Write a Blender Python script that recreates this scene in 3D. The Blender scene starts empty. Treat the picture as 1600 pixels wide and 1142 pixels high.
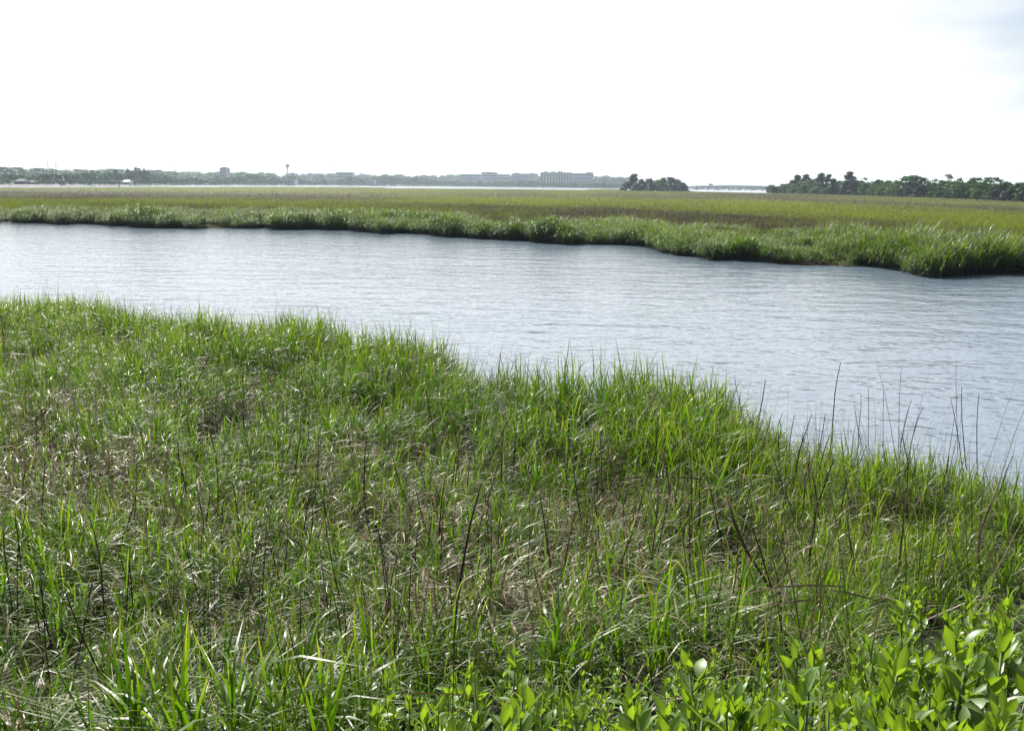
import bpy, math, random
import numpy as np
from mathutils import Vector, Matrix, Euler

rng = np.random.default_rng(11)
random.seed(11)
S = bpy.context.scene
COL = S.collection
R = math.radians

# ------------------------------------------------------------------ camera
CAM_Z, F_PX = 3.6, 1556.0
PITCH, ROLL = math.atan(281.1 / F_PX), R(0.6)
F = Vector((0, math.cos(PITCH), -math.sin(PITCH)))
R0, U0 = Vector((1, 0, 0)), Vector((0, math.sin(PITCH), math.cos(PITCH)))
RT = R0 * math.cos(ROLL) + U0 * math.sin(ROLL)
UP = U0 * math.cos(ROLL) - R0 * math.sin(ROLL)
cam_d = bpy.data.cameras.new('camera')
cam = bpy.data.objects.new('camera', cam_d)
COL.objects.link(cam)
cam_d.sensor_width, cam_d.lens = 36.0, 36.0 * F_PX / 1600
cam_d.clip_start, cam_d.clip_end = 0.05, 20000
M = Matrix((RT, UP, -F)).transposed().to_4x4()
M.translation = (0, 0, CAM_Z)
cam.matrix_world = M
S.camera = cam

# ------------------------------------------------------------------ sky and sun
SUN_EL, SUN_AZ = R(43), R(-24)          # ahead of the camera, to the left
w = bpy.data.worlds.new('World'); S.world = w; w.use_nodes = True
nt = w.node_tree; N, L = nt.nodes, nt.links
N.clear()
out = N.new('ShaderNodeOutputWorld'); bg = N.new('ShaderNodeBackground')
sky = N.new('ShaderNodeTexSky'); sky.sky_type = 'NISHITA'; sky.sun_disc = False
sky.sun_elevation, sky.sun_rotation = SUN_EL, SUN_AZ
sky.air_density, sky.dust_density, sky.ozone_density = 1.0, 0.25, 2.0
bg.inputs['Strength'].default_value = 0.05
tc = N.new('ShaderNodeTexCoord')
sep = N.new('ShaderNodeSeparateXYZ'); L.new(tc.outputs['Generated'], sep.inputs[0])
addz = N.new('ShaderNodeMath'); addz.operation = 'ADD'; addz.inputs[1].default_value = 0.12
mx = N.new('ShaderNodeMath'); mx.operation = 'MAXIMUM'; mx.inputs[1].default_value = 0.0
L.new(sep.outputs['Z'], mx.inputs[0]); L.new(mx.outputs[0], addz.inputs[0])
dv = N.new('ShaderNodeVectorMath'); dv.operation = 'DIVIDE'
cmb = N.new('ShaderNodeCombineXYZ')
for i in range(3): L.new(addz.outputs[0], cmb.inputs[i])
L.new(tc.outputs['Generated'], dv.inputs[0]); L.new(cmb.outputs[0], dv.inputs[1])
cn = N.new('ShaderNodeTexNoise'); cn.inputs['Scale'].default_value = 0.85
cn.inputs['Detail'].default_value = 6; cn.inputs['Roughness'].default_value = 0.5
mapc = N.new('ShaderNodeMapping'); mapc.inputs['Location'].default_value = (3.1, 1.4, 0)
L.new(dv.outputs[0], mapc.inputs[0]); L.new(mapc.outputs[0], cn.inputs['Vector'])
# thin veil of cloud, thick round the sun, thinning away from it
sd = Vector((math.sin(SUN_AZ) * math.cos(SUN_EL), math.cos(SUN_AZ) * math.cos(SUN_EL), math.sin(SUN_EL)))
dot = N.new('ShaderNodeVectorMath'); dot.operation = 'DOT_PRODUCT'
L.new(tc.outputs['Generated'], dot.inputs[0]); dot.inputs[1].default_value = sd
veil = N.new('ShaderNodeMapRange'); L.new(dot.outputs['Value'], veil.inputs[0])
veil.inputs[1].default_value, veil.inputs[2].default_value = 0.52, 0.72
veil.inputs[3].default_value, veil.inputs[4].default_value = -0.22, 0.36
hz = N.new('ShaderNodeMapRange'); L.new(sep.outputs['Z'], hz.inputs[0])
hz.inputs[1].default_value, hz.inputs[2].default_value = 0.0, 0.18
hz.inputs[3].default_value, hz.inputs[4].default_value = 0.50, 0.0
a1 = N.new('ShaderNodeMath'); a1.operation = 'ADD'
L.new(cn.outputs['Fac'], a1.inputs[0]); L.new(veil.outputs[0], a1.inputs[1])
a2 = N.new('ShaderNodeMath'); a2.operation = 'ADD'
L.new(a1.outputs[0], a2.inputs[0]); L.new(hz.outputs[0], a2.inputs[1])
cov = N.new('ShaderNodeMapRange'); L.new(a2.outputs[0], cov.inputs[0])
cov.interpolation_type = 'SMOOTHSTEP'
cov.inputs[1].default_value, cov.inputs[2].default_value = 0.34, 0.74
cov.inputs[3].default_value = 0.36
glow0 = N.new('ShaderNodeMapRange'); L.new(dot.outputs['Value'], glow0.inputs[0])      # lit cloud, brighter round the sun
glow0.inputs[1].default_value, glow0.inputs[2].default_value = 0.0, 0.5
glow0.inputs[3].default_value, glow0.inputs[4].default_value = 0.7, 11.0
dm = N.new('ShaderNodeMath'); dm.operation = 'MAXIMUM'; dm.inputs[1].default_value = 0.0; L.new(dot.outputs['Value'], dm.inputs[0])
pw = N.new('ShaderNodeMath'); pw.operation = 'POWER'; pw.inputs[1].default_value = 5.5; L.new(dm.outputs[0], pw.inputs[0])
pm = N.new('ShaderNodeMath'); pm.operation = 'MULTIPLY'; pm.inputs[1].default_value = 17.0; L.new(pw.outputs[0], pm.inputs[0])
glow = N.new('ShaderNodeMath'); glow.operation = 'ADD'; L.new(glow0.outputs[0], glow.inputs[0]); L.new(pm.outputs[0], glow.inputs[1])
cc = N.new('ShaderNodeVectorMath'); cc.operation = 'SCALE'; cc.inputs[0].default_value = (1.0, 1.0, 1.0)
L.new(glow.outputs[0], cc.inputs['Scale'])
mixc = N.new('ShaderNodeMix'); mixc.data_type = 'RGBA'
L.new(cov.outputs[0], mixc.inputs['Factor']); L.new(sky.outputs[0], mixc.inputs['A']); L.new(cc.outputs[0], mixc.inputs['B'])
L.new(mixc.outputs['Result'], bg.inputs['Color']); L.new(bg.outputs[0], out.inputs[0])

sun_d = bpy.data.lights.new('sun', 'SUN'); sun_d.energy = 5.0; sun_d.angle = R(0.6); sun_d.color = (1, 0.95, 0.86)
sun = bpy.data.objects.new('sun', sun_d); COL.objects.link(sun)
sun.rotation_euler = (-sd).to_track_quat('-Z', 'Y').to_euler()
S.view_settings.view_transform = 'Standard'; S.view_settings.look = 'None'
S.view_settings.gamma = 1.0; S.view_settings.exposure = 0.95
S.view_settings.use_curve_mapping = False
S.render.engine = 'CYCLES'
cy = S.cycles
cy.max_bounces, cy.diffuse_bounces, cy.glossy_bounces, cy.transmission_bounces = 4, 1, 2, 2
cy.transparent_max_bounces, cy.volume_bounces = 4, 0
cy.caustics_reflective = cy.caustics_refractive = False
cy.use_denoising = True; cy.denoiser = 'OPENIMAGEDENOISE'; cy.denoising_input_passes = 'RGB_ALBEDO_NORMAL'
cy.use_adaptive_sampling = True; cy.adaptive_threshold = 0.02
cy.sample_clamp_indirect = 4.0
S.render.filter_size = 1.2

# ------------------------------------------------------------------ helpers
def ray(px, py):
    return F + RT * ((px - 800) / F_PX) - UP * ((py - 571) / F_PX)
def at(px, py, Y):                       # the point on this sight line that lies Y metres out
    d = ray(px, py); t = Y / d.y
    return Vector((d.x * t, Y, CAM_Z + d.z * t))
def on(px, py, z):                       # the point on this sight line at height z
    d = ray(px, py); t = (z - CAM_Z) / d.z
    return Vector((d.x * t, d.y * t, z))
def proj(P):
    P = np.asarray(P, float) - np.array((0, 0, CAM_Z))
    f = np.maximum(P @ np.array(F), 0.01)
    return 800 + F_PX * (P @ np.array(RT)) / f, 571 - F_PX * (P @ np.array(UP)) / f

def vnoise(x, y, seed=0):                # smooth value noise, numpy
    xi, yi = np.floor(x).astype(np.int64), np.floor(y).astype(np.int64)
    fx, fy = x - xi, y - yi
    fx, fy = fx * fx * (3 - 2 * fx), fy * fy * (3 - 2 * fy)
    def h(a, b):
        v = (a * 374761393 + b * 668265263 + seed * 1442695041) & 0xFFFFFFFF
        v = ((v ^ (v >> 13)) * 1274126177) & 0xFFFFFFFF
        return ((v ^ (v >> 16)) & 0xFFFF) / 65535.0
    return (h(xi, yi) * (1 - fx) + h(xi + 1, yi) * fx) * (1 - fy) + (h(xi, yi + 1) * (1 - fx) + h(xi + 1, yi + 1) * fx) * fy
def fbm(x, y, seed=0, o=3):
    s, a, t = 0, 1.0, 0
    for i in range(o):
        s = s + a * vnoise(x * 2 ** i, y * 2 ** i, seed + i); t += a; a *= 0.5
    return s / t

def mesh_np(name, V, faces, mat=None, smooth=False, attrs=None):
    me = bpy.data.meshes.new(name)
    me.from_pydata(np.asarray(V, float).tolist(), [], faces if isinstance(faces, list) else faces.tolist())
    if attrs:
        for k, v in attrs.items():
            a = me.attributes.new(k, 'FLOAT', 'POINT'); a.data.foreach_set('value', np.asarray(v, np.float32))
    if mat: me.materials.append(mat)
    if smooth: me.shade_smooth()
    return me
def link(name, me, parent=None, loc=None):
    o = bpy.data.objects.new(name, me); COL.objects.link(o)
    if parent: o.parent = parent
    if loc is not None: o.location = loc
    return o
def tag(o, label=None, cat=None, group=None, kind=None):
    if label: o['label'] = label
    if cat: o['category'] = cat
    if group: o['group'] = group
    if kind: o['kind'] = kind
    return o
def empty(name, loc, label, cat, group=None, rz=0):
    o = bpy.data.objects.new(name, None); COL.objects.link(o)
    o.empty_display_size = 0.2
    o.location = loc; o.rotation_euler = (0, 0, rz)
    return tag(o, label, cat, group)
class MB:
    def __init__(s): s.v, s.f = [], []
    def box(s, c, d):
        b = len(s.v); x, y, z = c; a, e, h = d[0] / 2, d[1] / 2, d[2] / 2
        s.v += [(x + i * a, y + j * e, z + k * h) for k in (-1, 1) for j in (-1, 1) for i in (-1, 1)]
        s.f += [tuple(b + i for i in q) for q in ((0, 2, 3, 1), (4, 5, 7, 6), (0, 1, 5, 4), (2, 6, 7, 3), (0, 4, 6, 2), (1, 3, 7, 5))]
        return s
    def tube(s, pts, rad, n=6):
        b = len(s.v); pts = [Vector(p) for p in pts]; m = len(pts)
        for i, p in enumerate(pts):
            t = (pts[min(i + 1, m - 1)] - pts[max(i - 1, 0)]).normalized()
            a = t.orthogonal().normalized(); c = t.cross(a)
            for k in range(n):
                q = 2 * math.pi * k / n
                s.v.append(tuple(p + (a * math.cos(q) + c * math.sin(q)) * rad[i]))
        for i in range(m - 1):
            for k in range(n):
                k2 = (k + 1) % n
                s.f.append((b + i * n + k, b + i * n + k2, b + i * n + n + k2, b + i * n + n + k))
        s.f.append(tuple(b + k for k in reversed(range(n)))); s.f.append(tuple(b + (m - 1) * n + k for k in range(n)))
        return s
    def lathe(s, prof, n=16, c=(0, 0, 0)):
        b = len(s.v)
        for r, z in prof:
            for k in range(n):
                q = 2 * math.pi * k / n
                s.v.append((c[0] + r * math.cos(q), c[1] + r * math.sin(q), c[2] + z))
        for i in range(len(prof) - 1):
            for k in range(n):
                k2 = (k + 1) % n
                s.f.append((b + i * n + k, b + i * n + k2, b + i * n + n + k2, b + i * n + n + k))
        return s
    def mesh(s, name, mat, smooth=False): return mesh_np(name, s.v, s.f, mat, smooth)
    def build(s, name, mat, parent=None, loc=None, smooth=False): return link(name, s.mesh(name, mat, smooth), parent, loc)

# ------------------------------------------------------------------ materials
def new_mat(name):
    m = bpy.data.materials.new(name); m.use_nodes = True
    return m, m.node_tree.nodes, m.node_tree.links
def P_(nodes): return nodes['Principled BSDF']
def plain(name, col, rough=0.8, noise=0.25, scale=3.0, spec=0.3):
    m, n, l = new_mat(name); p = P_(n)
    p.inputs['Roughness'].default_value = rough
    p.inputs['Specular IOR Level'].default_value = spec
    t = n.new('ShaderNodeTexNoise'); t.inputs['Scale'].default_value = scale; t.inputs['Detail'].default_value = 4
    c = n.new('ShaderNodeTexCoord'); l.new(c.outputs['Object'], t.inputs['Vector'])
    x = n.new('ShaderNodeMix'); x.data_type = 'RGBA'
    x.inputs['A'].default_value = [v * (1 - noise) for v in col] + [1]
    x.inputs['B'].default_value = [min(1, v * (1 + noise)) for v in col] + [1]
    l.new(t.outputs['Fac'], x.inputs['Factor']); l.new(x.outputs['Result'], p.inputs['Base Color'])
    return m
def math_(n, l, op, a, b):
    x = n.new('ShaderNodeMath'); x.operation = op
    for i, v in enumerate((a, b)):
        if hasattr(v, 'links'): l.new(v, x.inputs[i])
        else: x.inputs[i].default_value = v
    return x.outputs[0]
def attr(n, name, typ='GEOMETRY'):
    a = n.new('ShaderNodeAttribute'); a.attribute_type = typ; a.attribute_name = name
    return a.outputs['Fac']
def mixc_(n, l, f, a, b):
    x = n.new('ShaderNodeMix'); x.data_type = 'RGBA'
    for k, v in (('Factor', f), ('A', a), ('B', b)):
        if hasattr(v, 'links'): l.new(v, x.inputs[k])
        elif k == 'Factor': x.inputs[k].default_value = v
        else: x.inputs[k].default_value = list(v) + [1]
    return x.outputs['Result']
def leaf_shader(m, n, l, col, trans_col, tfac=0.4, rough=0.38, spec=0.5):
    p = P_(n); p.inputs['Roughness'].default_value = rough; p.inputs['Specular IOR Level'].default_value = spec
    l.new(col, p.inputs['Base Color'])
    t = n.new('ShaderNodeBsdfTranslucent'); l.new(trans_col, t.inputs['Color'])
    x = n.new('ShaderNodeMixShader')
    if hasattr(tfac, 'links'): l.new(tfac, x.inputs[0])
    else: x.inputs[0].default_value = tfac
    l.new(p.outputs[0], x.inputs[1]); l.new(t.outputs[0], x.inputs[2])
    l.new(x.outputs[0], n['Material Output'].inputs['Surface'])

def grass_mat(name, g1, g2, dryc, dryc2, stemc, tfac=0.42, rough=0.38, spec=0.22, tgain=(2.6, 2.6, 0.45), tipamt=0.5):
    g1, g2, dryc, dryc2, stemc = [tuple(v * 0.68 for v in c_) for c_ in (g1, g2, dryc, dryc2, stemc)]
    m, n, l = new_mat(name)
    lr, ht = attr(n, 'lr'), attr(n, 'stem')
    dry, hue = attr(n, 'dry', 'INSTANCER'), attr(n, 'hue', 'INSTANCER')
    lr2 = math_(n, l, 'FRACT', math_(n, l, 'MULTIPLY', lr, 7.31), 0)
    green = mixc_(n, l, math_(n, l, 'ADD', math_(n, l, 'MULTIPLY', hue, 0.6), math_(n, l, 'MULTIPLY', lr2, 0.4)), g1, g2)
    dead = mixc_(n, l, lr2, dryc, dryc2)
    isdry = math_(n, l, 'LESS_THAN', lr, dry)
    tipn = n.new('ShaderNodeMapRange'); l.new(attr(n, 'tip'), tipn.inputs[0])           # withered straw tips on some leaves, painted pale to stand in for highlights
    tipn.inputs[1].default_value, tipn.inputs[2].default_value = 0.45, 0.95
    tips = math_(n, l, 'MULTIPLY', tipn.outputs[0], math_(n, l, 'MULTIPLY', lr2, tipamt))
    green = mixc_(n, l, tips, green, dryc)
    c = mixc_(n, l, isdry, green, dead)
    c = mixc_(n, l, math_(n, l, 'MULTIPLY', ht, 0.75), c, stemc)
    g = n.new('ShaderNodeVectorMath'); g.operation = 'MULTIPLY'; l.new(c, g.inputs[0]); g.inputs[1].default_value = tgain
    tf = math_(n, l, 'MULTIPLY', math_(n, l, 'SUBTRACT', 1.0, math_(n, l, 'MULTIPLY', isdry, 0.5)), tfac)
    tf = math_(n, l, 'MULTIPLY', tf, math_(n, l, 'SUBTRACT', 1.0, ht))
    leaf_shader(m, n, l, c, mixc_(n, l, isdry, g.outputs[0], dead), tf, rough, spec)
    return m

MUD = plain('wet_mud', (0.016, 0.013, 0.010), 0.7, 0.45, 2.0, 0.15)
SHORE_MUD = plain('shore_mud', (0.07, 0.047, 0.038), 0.8, 0.3, 0.05)
LAND = plain('far_land_soil', (0.045, 0.06, 0.03), 0.9, 0.4, 0.02)
BARK = plain('bark', (0.07, 0.055, 0.043), 0.9, 0.4, 4)

def marsh_ground_mat():
    m, n, l = new_mat('marsh_peat_and_thatch'); p = P_(n); p.inputs['Roughness'].default_value = 0.9
    p.inputs['Specular IOR Level'].default_value = 0.1
    br = attr(n, 'brown')
    l.new(mixc_(n, l, br, (0.055, 0.064, 0.015), (0.046, 0.039, 0.029)), p.inputs['Base Color'])
    return m
MARSH = marsh_ground_mat()

def water_mat():
    m, n, l = new_mat('rippled_creek_water'); p = P_(n)
    p.inputs['Base Color'].default_value = (0.122, 0.163, 0.212, 1)
    p.inputs['Roughness'].default_value = 0.10; p.inputs['IOR'].default_value = 1.333
    p.inputs['Specular IOR Level'].default_value = 0.5
    tc = n.new('ShaderNodeTexCoord')
    def layer(scale, rot, sx, sy, det, dist=0.0):
        mp = n.new('ShaderNodeMapping'); mp.inputs['Rotation'].default_value = (0, 0, R(rot)); mp.inputs['Scale'].default_value = (sx, sy, 1)
        t = n.new('ShaderNodeTexNoise'); t.inputs['Scale'].default_value = scale; t.inputs['Detail'].default_value = det
        t.inputs['Roughness'].default_value = 0.5; t.inputs['Distortion'].default_value = dist
        l.new(tc.outputs['Object'], mp.inputs[0]); l.new(mp.outputs[0], t.inputs['Vector'])
        return t.outputs['Fac']
    a = layer(1.0, -17, 2.2, 3.2, 2.0, 0.4)
    b = layer(1.0, 14, 0.45, 0.9, 1.0)
    c = layer(1.0, -22, 5.0, 7.5, 1.0)
    wnd = layer(1.0, 8, 0.035, 0.10, 2.0)
    h = math_(n, l, 'ADD', math_(n, l, 'ADD', math_(n, l, 'MULTIPLY', a, 0.55), math_(n, l, 'MULTIPLY', b, 0.9)), math_(n, l, 'MULTIPLY', c, 0.12))
    h = math_(n, l, 'MULTIPLY', h, math_(n, l, 'ADD', 0.35, math_(n, l, 'MULTIPLY', wnd, 1.1)))
    bp = n.new('ShaderNodeBump'); bp.inputs['Strength'].default_value = 1.0; bp.inputs['Distance'].default_value = 0.085
    l.new(h, bp.inputs['Height']); l.new(bp.outputs[0], p.inputs['Normal'])
    return m
WATER = water_mat()

# ------------------------------------------------------------------ banks, measured along bearings u = x / y
def curve(pts):                          # list of (u, y) -> interpolating function
    pts = sorted(pts); a = np.array([p[0] for p in pts]); b = np.array([p[1] for p in pts])
    return lambda u: np.interp(u, a, b)
near_sil = [(-40, 462), (80, 460), (150, 466), (250, 486), (330, 498), (420, 500), (520, 508), (600, 524), (690, 550), (722, 582), (760, 600), (795, 594), (815, 586),
            (860, 582), (920, 580), (1000, 577), (1080, 586), (1130, 612), (1165, 642), (1210, 672), (1300, 700), (1400, 726), (1500, 752), (1600, 786), (1650, 800)]
def nz(px): return float(np.interp(px, [0, 600, 700, 780, 830, 1080, 1180, 1300, 1600], [1.05, 1.0, .80, .45, 1.05, 1.2, .75, .65, .6]))
pts = []
for px, py in near_sil:
    q = on(px, py, nz(px)); pts.append((q.x / q.y, q.y))
pts += [(-2.5, 40.0), (-0.9, 31.0), (0.75, 6.6), (1.2, 4.6), (3.0, 2.2)]
near_edge = curve(pts)
far_pts = [(-60, 346), (0, 347), (80, 350), (150, 351), (250, 356), (330, 357), (395, 357), (415, 353), (430, 359), (530, 358), (548, 356), (560, 362), (600, 364), (700, 369), (800, 376),
           (900, 381), (1000, 383), (1060, 399), (1150, 407), (1280, 414), (1400, 419), (1425, 427), (1450, 431), (1500, 430), (1540, 427), (1580, 425), (1640, 430)]
fp = [(on(px, py, 0).x / on(px, py, 0).y, on(px, py, 0).y) for px, py in far_pts]
fp += [(-1.2, 150.0), (-0.8, 100.0), (0.8, 30.0), (1.3, 22.0)]
far_edge0 = curve(fp)
def far_edge(u):
    y = far_edge0(u)
    return y + (fbm(u * 60, u * 0 + 3.3, 5) - 0.5) * 0.08 * y
tall_pts = [(0, 323), (200, 325), (450, 327), (700, 332), (950, 341), (1200, 353), (1400, 361), (1600, 373)]
tp = [(on(px, py, 1.05).x / on(px, py, 1.05).y, on(px, py, 1.05).y) for px, py in tall_pts] + [(-1.2, 200.0), (1.3, 36.0)]
tall_edge = curve(tp)
out_pts = [(0, 292.5), (150, 292.3), (300, 292), (520, 292.1), (590, 292.6), (604, 293.9), (700, 294.6), (800, 295.4), (900, 296.8), (918, 296.8), (930, 295.6), (960, 295.6), (985, 298.0), (1075, 298.6),
           (1085, 299.3), (1140, 300.3), (1190, 301.3), (1330, 304), (1430, 307), (1600, 314)]
op_ = [(on(px, py, 0.85).x / on(px, py, 0.85).y, on(px, py, 0.85).y) for px, py in out_pts] + [(-1.2, 300.0), (1.3, 200.0)]
out_edge = curve(op_)
shore_pts = [(-150, 560), (0, 660), (150, 820), (300, 1150), (450, 1550), (600, 1900), (750, 1900), (900, 1750), (950, 1650), (1060, 1900), (1250, 1900), (1700, 1900)]
shore = curve([((px - 800) / F_PX, y) for px, y in shore_pts] + [(-1.5, 380), (1.5, 1900)])

def ground_z(x, y):
    x, y = np.asarray(x, float), np.asarray(y, float)
    yy = np.maximum(y, 0.6); u = np.clip(x / yy, -2.5, 3.0)
    s = (near_edge(u) - y) * 0.75
    q = y - np.where(x < 0, np.clip(0.95 * x, -1.9, 0), np.clip(0.5 * x, 0, 1.4))
    z = np.interp(q, [0.6, 1.5, 2.2, 3.0, 4.2, 6.0, 9.0], [2.12, 2.05, 1.82, 1.40, 0.90, 0.48, 0.32])
    z = z + (fbm(x * 1.3, y * 1.3, 21) - 0.5) * 0.16
    k = np.clip(s / 0.7, -1, 1)
    return np.where(k > 0, z * np.minimum(1, k ** 0.7), k * 0.5)

def grid_mesh(name, xs, ys, zf, mat, attrs=None):
    X, Y = np.meshgrid(xs, ys); Z = zf(X, Y)
    V = np.stack([X, Y, Z], -1).reshape(-1, 3); a, b = len(ys), len(xs)
    i = np.arange(a - 1)[:, None] * b + np.arange(b - 1)[None, :]
    Fc = np.stack([i, i + 1, i + b + 1, i + b], -1).reshape(-1, 4)
    return mesh_np(name, V, Fc, mat, True, attrs)

tag(link('water', mesh_np('water', [(-6000, -40, 0), (6000, -40, 0), (6000, 6000, 0), (-6000, 6000, 0)], [(0, 1, 2, 3)], WATER)), kind='structure')
tag(link('near_bank_ground', grid_mesh('near_bank_ground', np.arange(-32, 14.1, 0.25), np.arange(-5, 34, 0.25), ground_z, MUD)), kind='structure')

def marsh_brown(X, Y):
    """how much dead brown thatch stands among the green, as broad bands across the marsh"""
    px, py = proj(np.stack([X, Y, np.full_like(X, 0.85)], -1))
    cols = {0: [(296, .5), (298, .95), (307, .9), (310, .25), (318, .35)],
            200: [(292, .35), (296, .25), (300, .9), (307, .85), (311, .35), (319, .5)],
            450: [(292, .25), (298, .25), (302, .85), (308, .85), (312, .08), (319, .15), (323, .75)],
            700: [(294, .3), (299, .35), (304, .6), (308, .2), (313, .12), (318, .8), (328, .8)],
            950: [(296, .2), (301, .5), (304, .9), (308, .6), (311, .08), (318, .2), (326, .75), (335, .7)],
            1200: [(300, .6), (306, .9), (311, .65), (315, .05), (326, .08), (332, .3), (338, .8), (347, .7)],
            1400: [(305, .75), (311, .5), (316, .9), (321, .3), (325, .03), (338, .06), (346, .6), (357, .7)],
            1600: [(314, .75), (319, .4), (327, .9), (331, .3), (336, .03), (350, .06), (359, .65), (369, .65)]}
    ks = sorted(cols)
    tpx, tpy = zip(*out_pts); bpx, bpy_ = zip(*tall_pts)
    top, bot = np.interp(px, tpx, tpy), np.interp(px, bpx, bpy_)
    v = (py - top) / (bot - top)
    vals = []
    for k in ks:
        t, b = np.interp(k, tpx, tpy), np.interp(k, bpx, bpy_)
        vals.append(np.interp(v, [(p - t) / (b - t) for p, _ in cols[k]], [c for _, c in cols[k]]))
    vals = np.stack(vals, 0)
    f = np.clip(np.interp(px, ks, np.arange(len(ks))), 0, len(ks) - 1.001); i = f.astype(int); f = f - i
    j = np.arange(vals.shape[1]) if vals.ndim == 2 else None
    r = vals[i, j] * (1 - f) + vals[i + 1, j] * f
    return np.clip(r + (fbm(X * 0.05, Y * 0.02, 9) - 0.5) * 0.7 + (vnoise(X * 0.5, Y * 0.12, 4) - 0.5) * 0.5, 0, 1)

# far marsh: one sheet in bearing / distance
us = np.linspace(-1.1, 1.2, 260)
ks = np.concatenate([[-0.01, 0.0, 0.004, 0.012], np.linspace(0.03, 1, 40) ** 1.6, [1.004]])
Vm = []
for k in ks:
    a, b = far_edge(us), out_edge(us)
    y = a * (1 - k) + b * k if k >= 0 else a - 0.8
    z = np.full_like(us, 0.30)
    if k < 0: z[:] = -0.25
    elif k == 0.0: z[:] = 0.06
    elif k < 0.006: z[:] = 0.22
    elif k > 1: z[:] = -0.2
    Vm.append(np.stack([us * y, y, z], -1))
Vm = np.concatenate(Vm); nb = len(us)
ii = np.arange(len(ks) - 1)[:, None] * nb + np.arange(nb - 1)[None, :]
Fm = np.stack([ii, ii + 1, ii + nb + 1, ii + nb], -1).reshape(-1, 4)
tag(link('far_marsh_ground', mesh_np('far_marsh_ground', Vm, Fm, MARSH, True, {'brown': marsh_brown(Vm[:, 0], Vm[:, 1])})), kind='structure')

# ------------------------------------------------------------------ scattering of vegetation nobody could count
def scatter(name, protos, P, rot, scl, attrs, label, cat='grass', idx=None):
    me = bpy.data.meshes.new(name); n = len(P)
    me.vertices.add(n); me.vertices.foreach_set('co', np.asarray(P, np.float32).ravel())
    def put(k, t, v, key):
        a = me.attributes.new(k, t, 'POINT'); a.data.foreach_set(key, np.asarray(v).ravel())
    put('rot', 'FLOAT_VECTOR', np.asarray(rot, np.float32), 'vector')
    put('scl', 'FLOAT_VECTOR', np.asarray(scl, np.float32), 'vector')
    put('idx', 'INT', (rng.integers(0, len(protos), n) if idx is None else idx).astype(np.int32), 'value')
    for k, v in attrs.items(): put(k, 'FLOAT', np.asarray(v, np.float32), 'value')
    o = link(name, me); tag(o, label, cat, kind='stuff')
    g = bpy.data.node_groups.new(name, 'GeometryNodeTree')
    g.interface.new_socket('Geometry', in_out='INPUT', socket_type='NodeSocketGeometry')
    g.interface.new_socket('Geometry', in_out='OUTPUT', socket_type='NodeSocketGeometry')
    n_, l_ = g.nodes, g.links
    gi, go = n_.new('NodeGroupInput'), n_.new('NodeGroupOutput')
    ip = n_.new('GeometryNodeInstanceOnPoints'); jn = n_.new('GeometryNodeJoinGeometry')
    for p in protos:
        oi = n_.new('GeometryNodeObjectInfo'); oi.inputs['Object'].default_value = p
        gt = n_.new('GeometryNodeGeometryToInstance')
        l_.new(oi.outputs['Geometry'], gt.inputs[0]); l_.new(gt.outputs[0], jn.inputs[0])
    def na(k, t):
        a = n_.new('GeometryNodeInputNamedAttribute'); a.data_type = t; a.inputs['Name'].default_value = k
        return a.outputs['Attribute']
    e = n_.new('FunctionNodeEulerToRotation'); l_.new(na('rot', 'FLOAT_VECTOR'), e.inputs[0])
    l_.new(gi.outputs[0], ip.inputs['Points']); l_.new(jn.outputs[0], ip.inputs['Instance'])
    ip.inputs['Pick Instance'].default_value = True
    l_.new(na('idx', 'INT'), ip.inputs['Instance Index']); l_.new(e.outputs[0], ip.inputs['Rotation'])
    l_.new(na('scl', 'FLOAT_VECTOR'), ip.inputs['Scale']); l_.new(ip.outputs[0], go.inputs[0])
    o.modifiers.new('scatter', 'NODES').node_group = g
    return o

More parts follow.
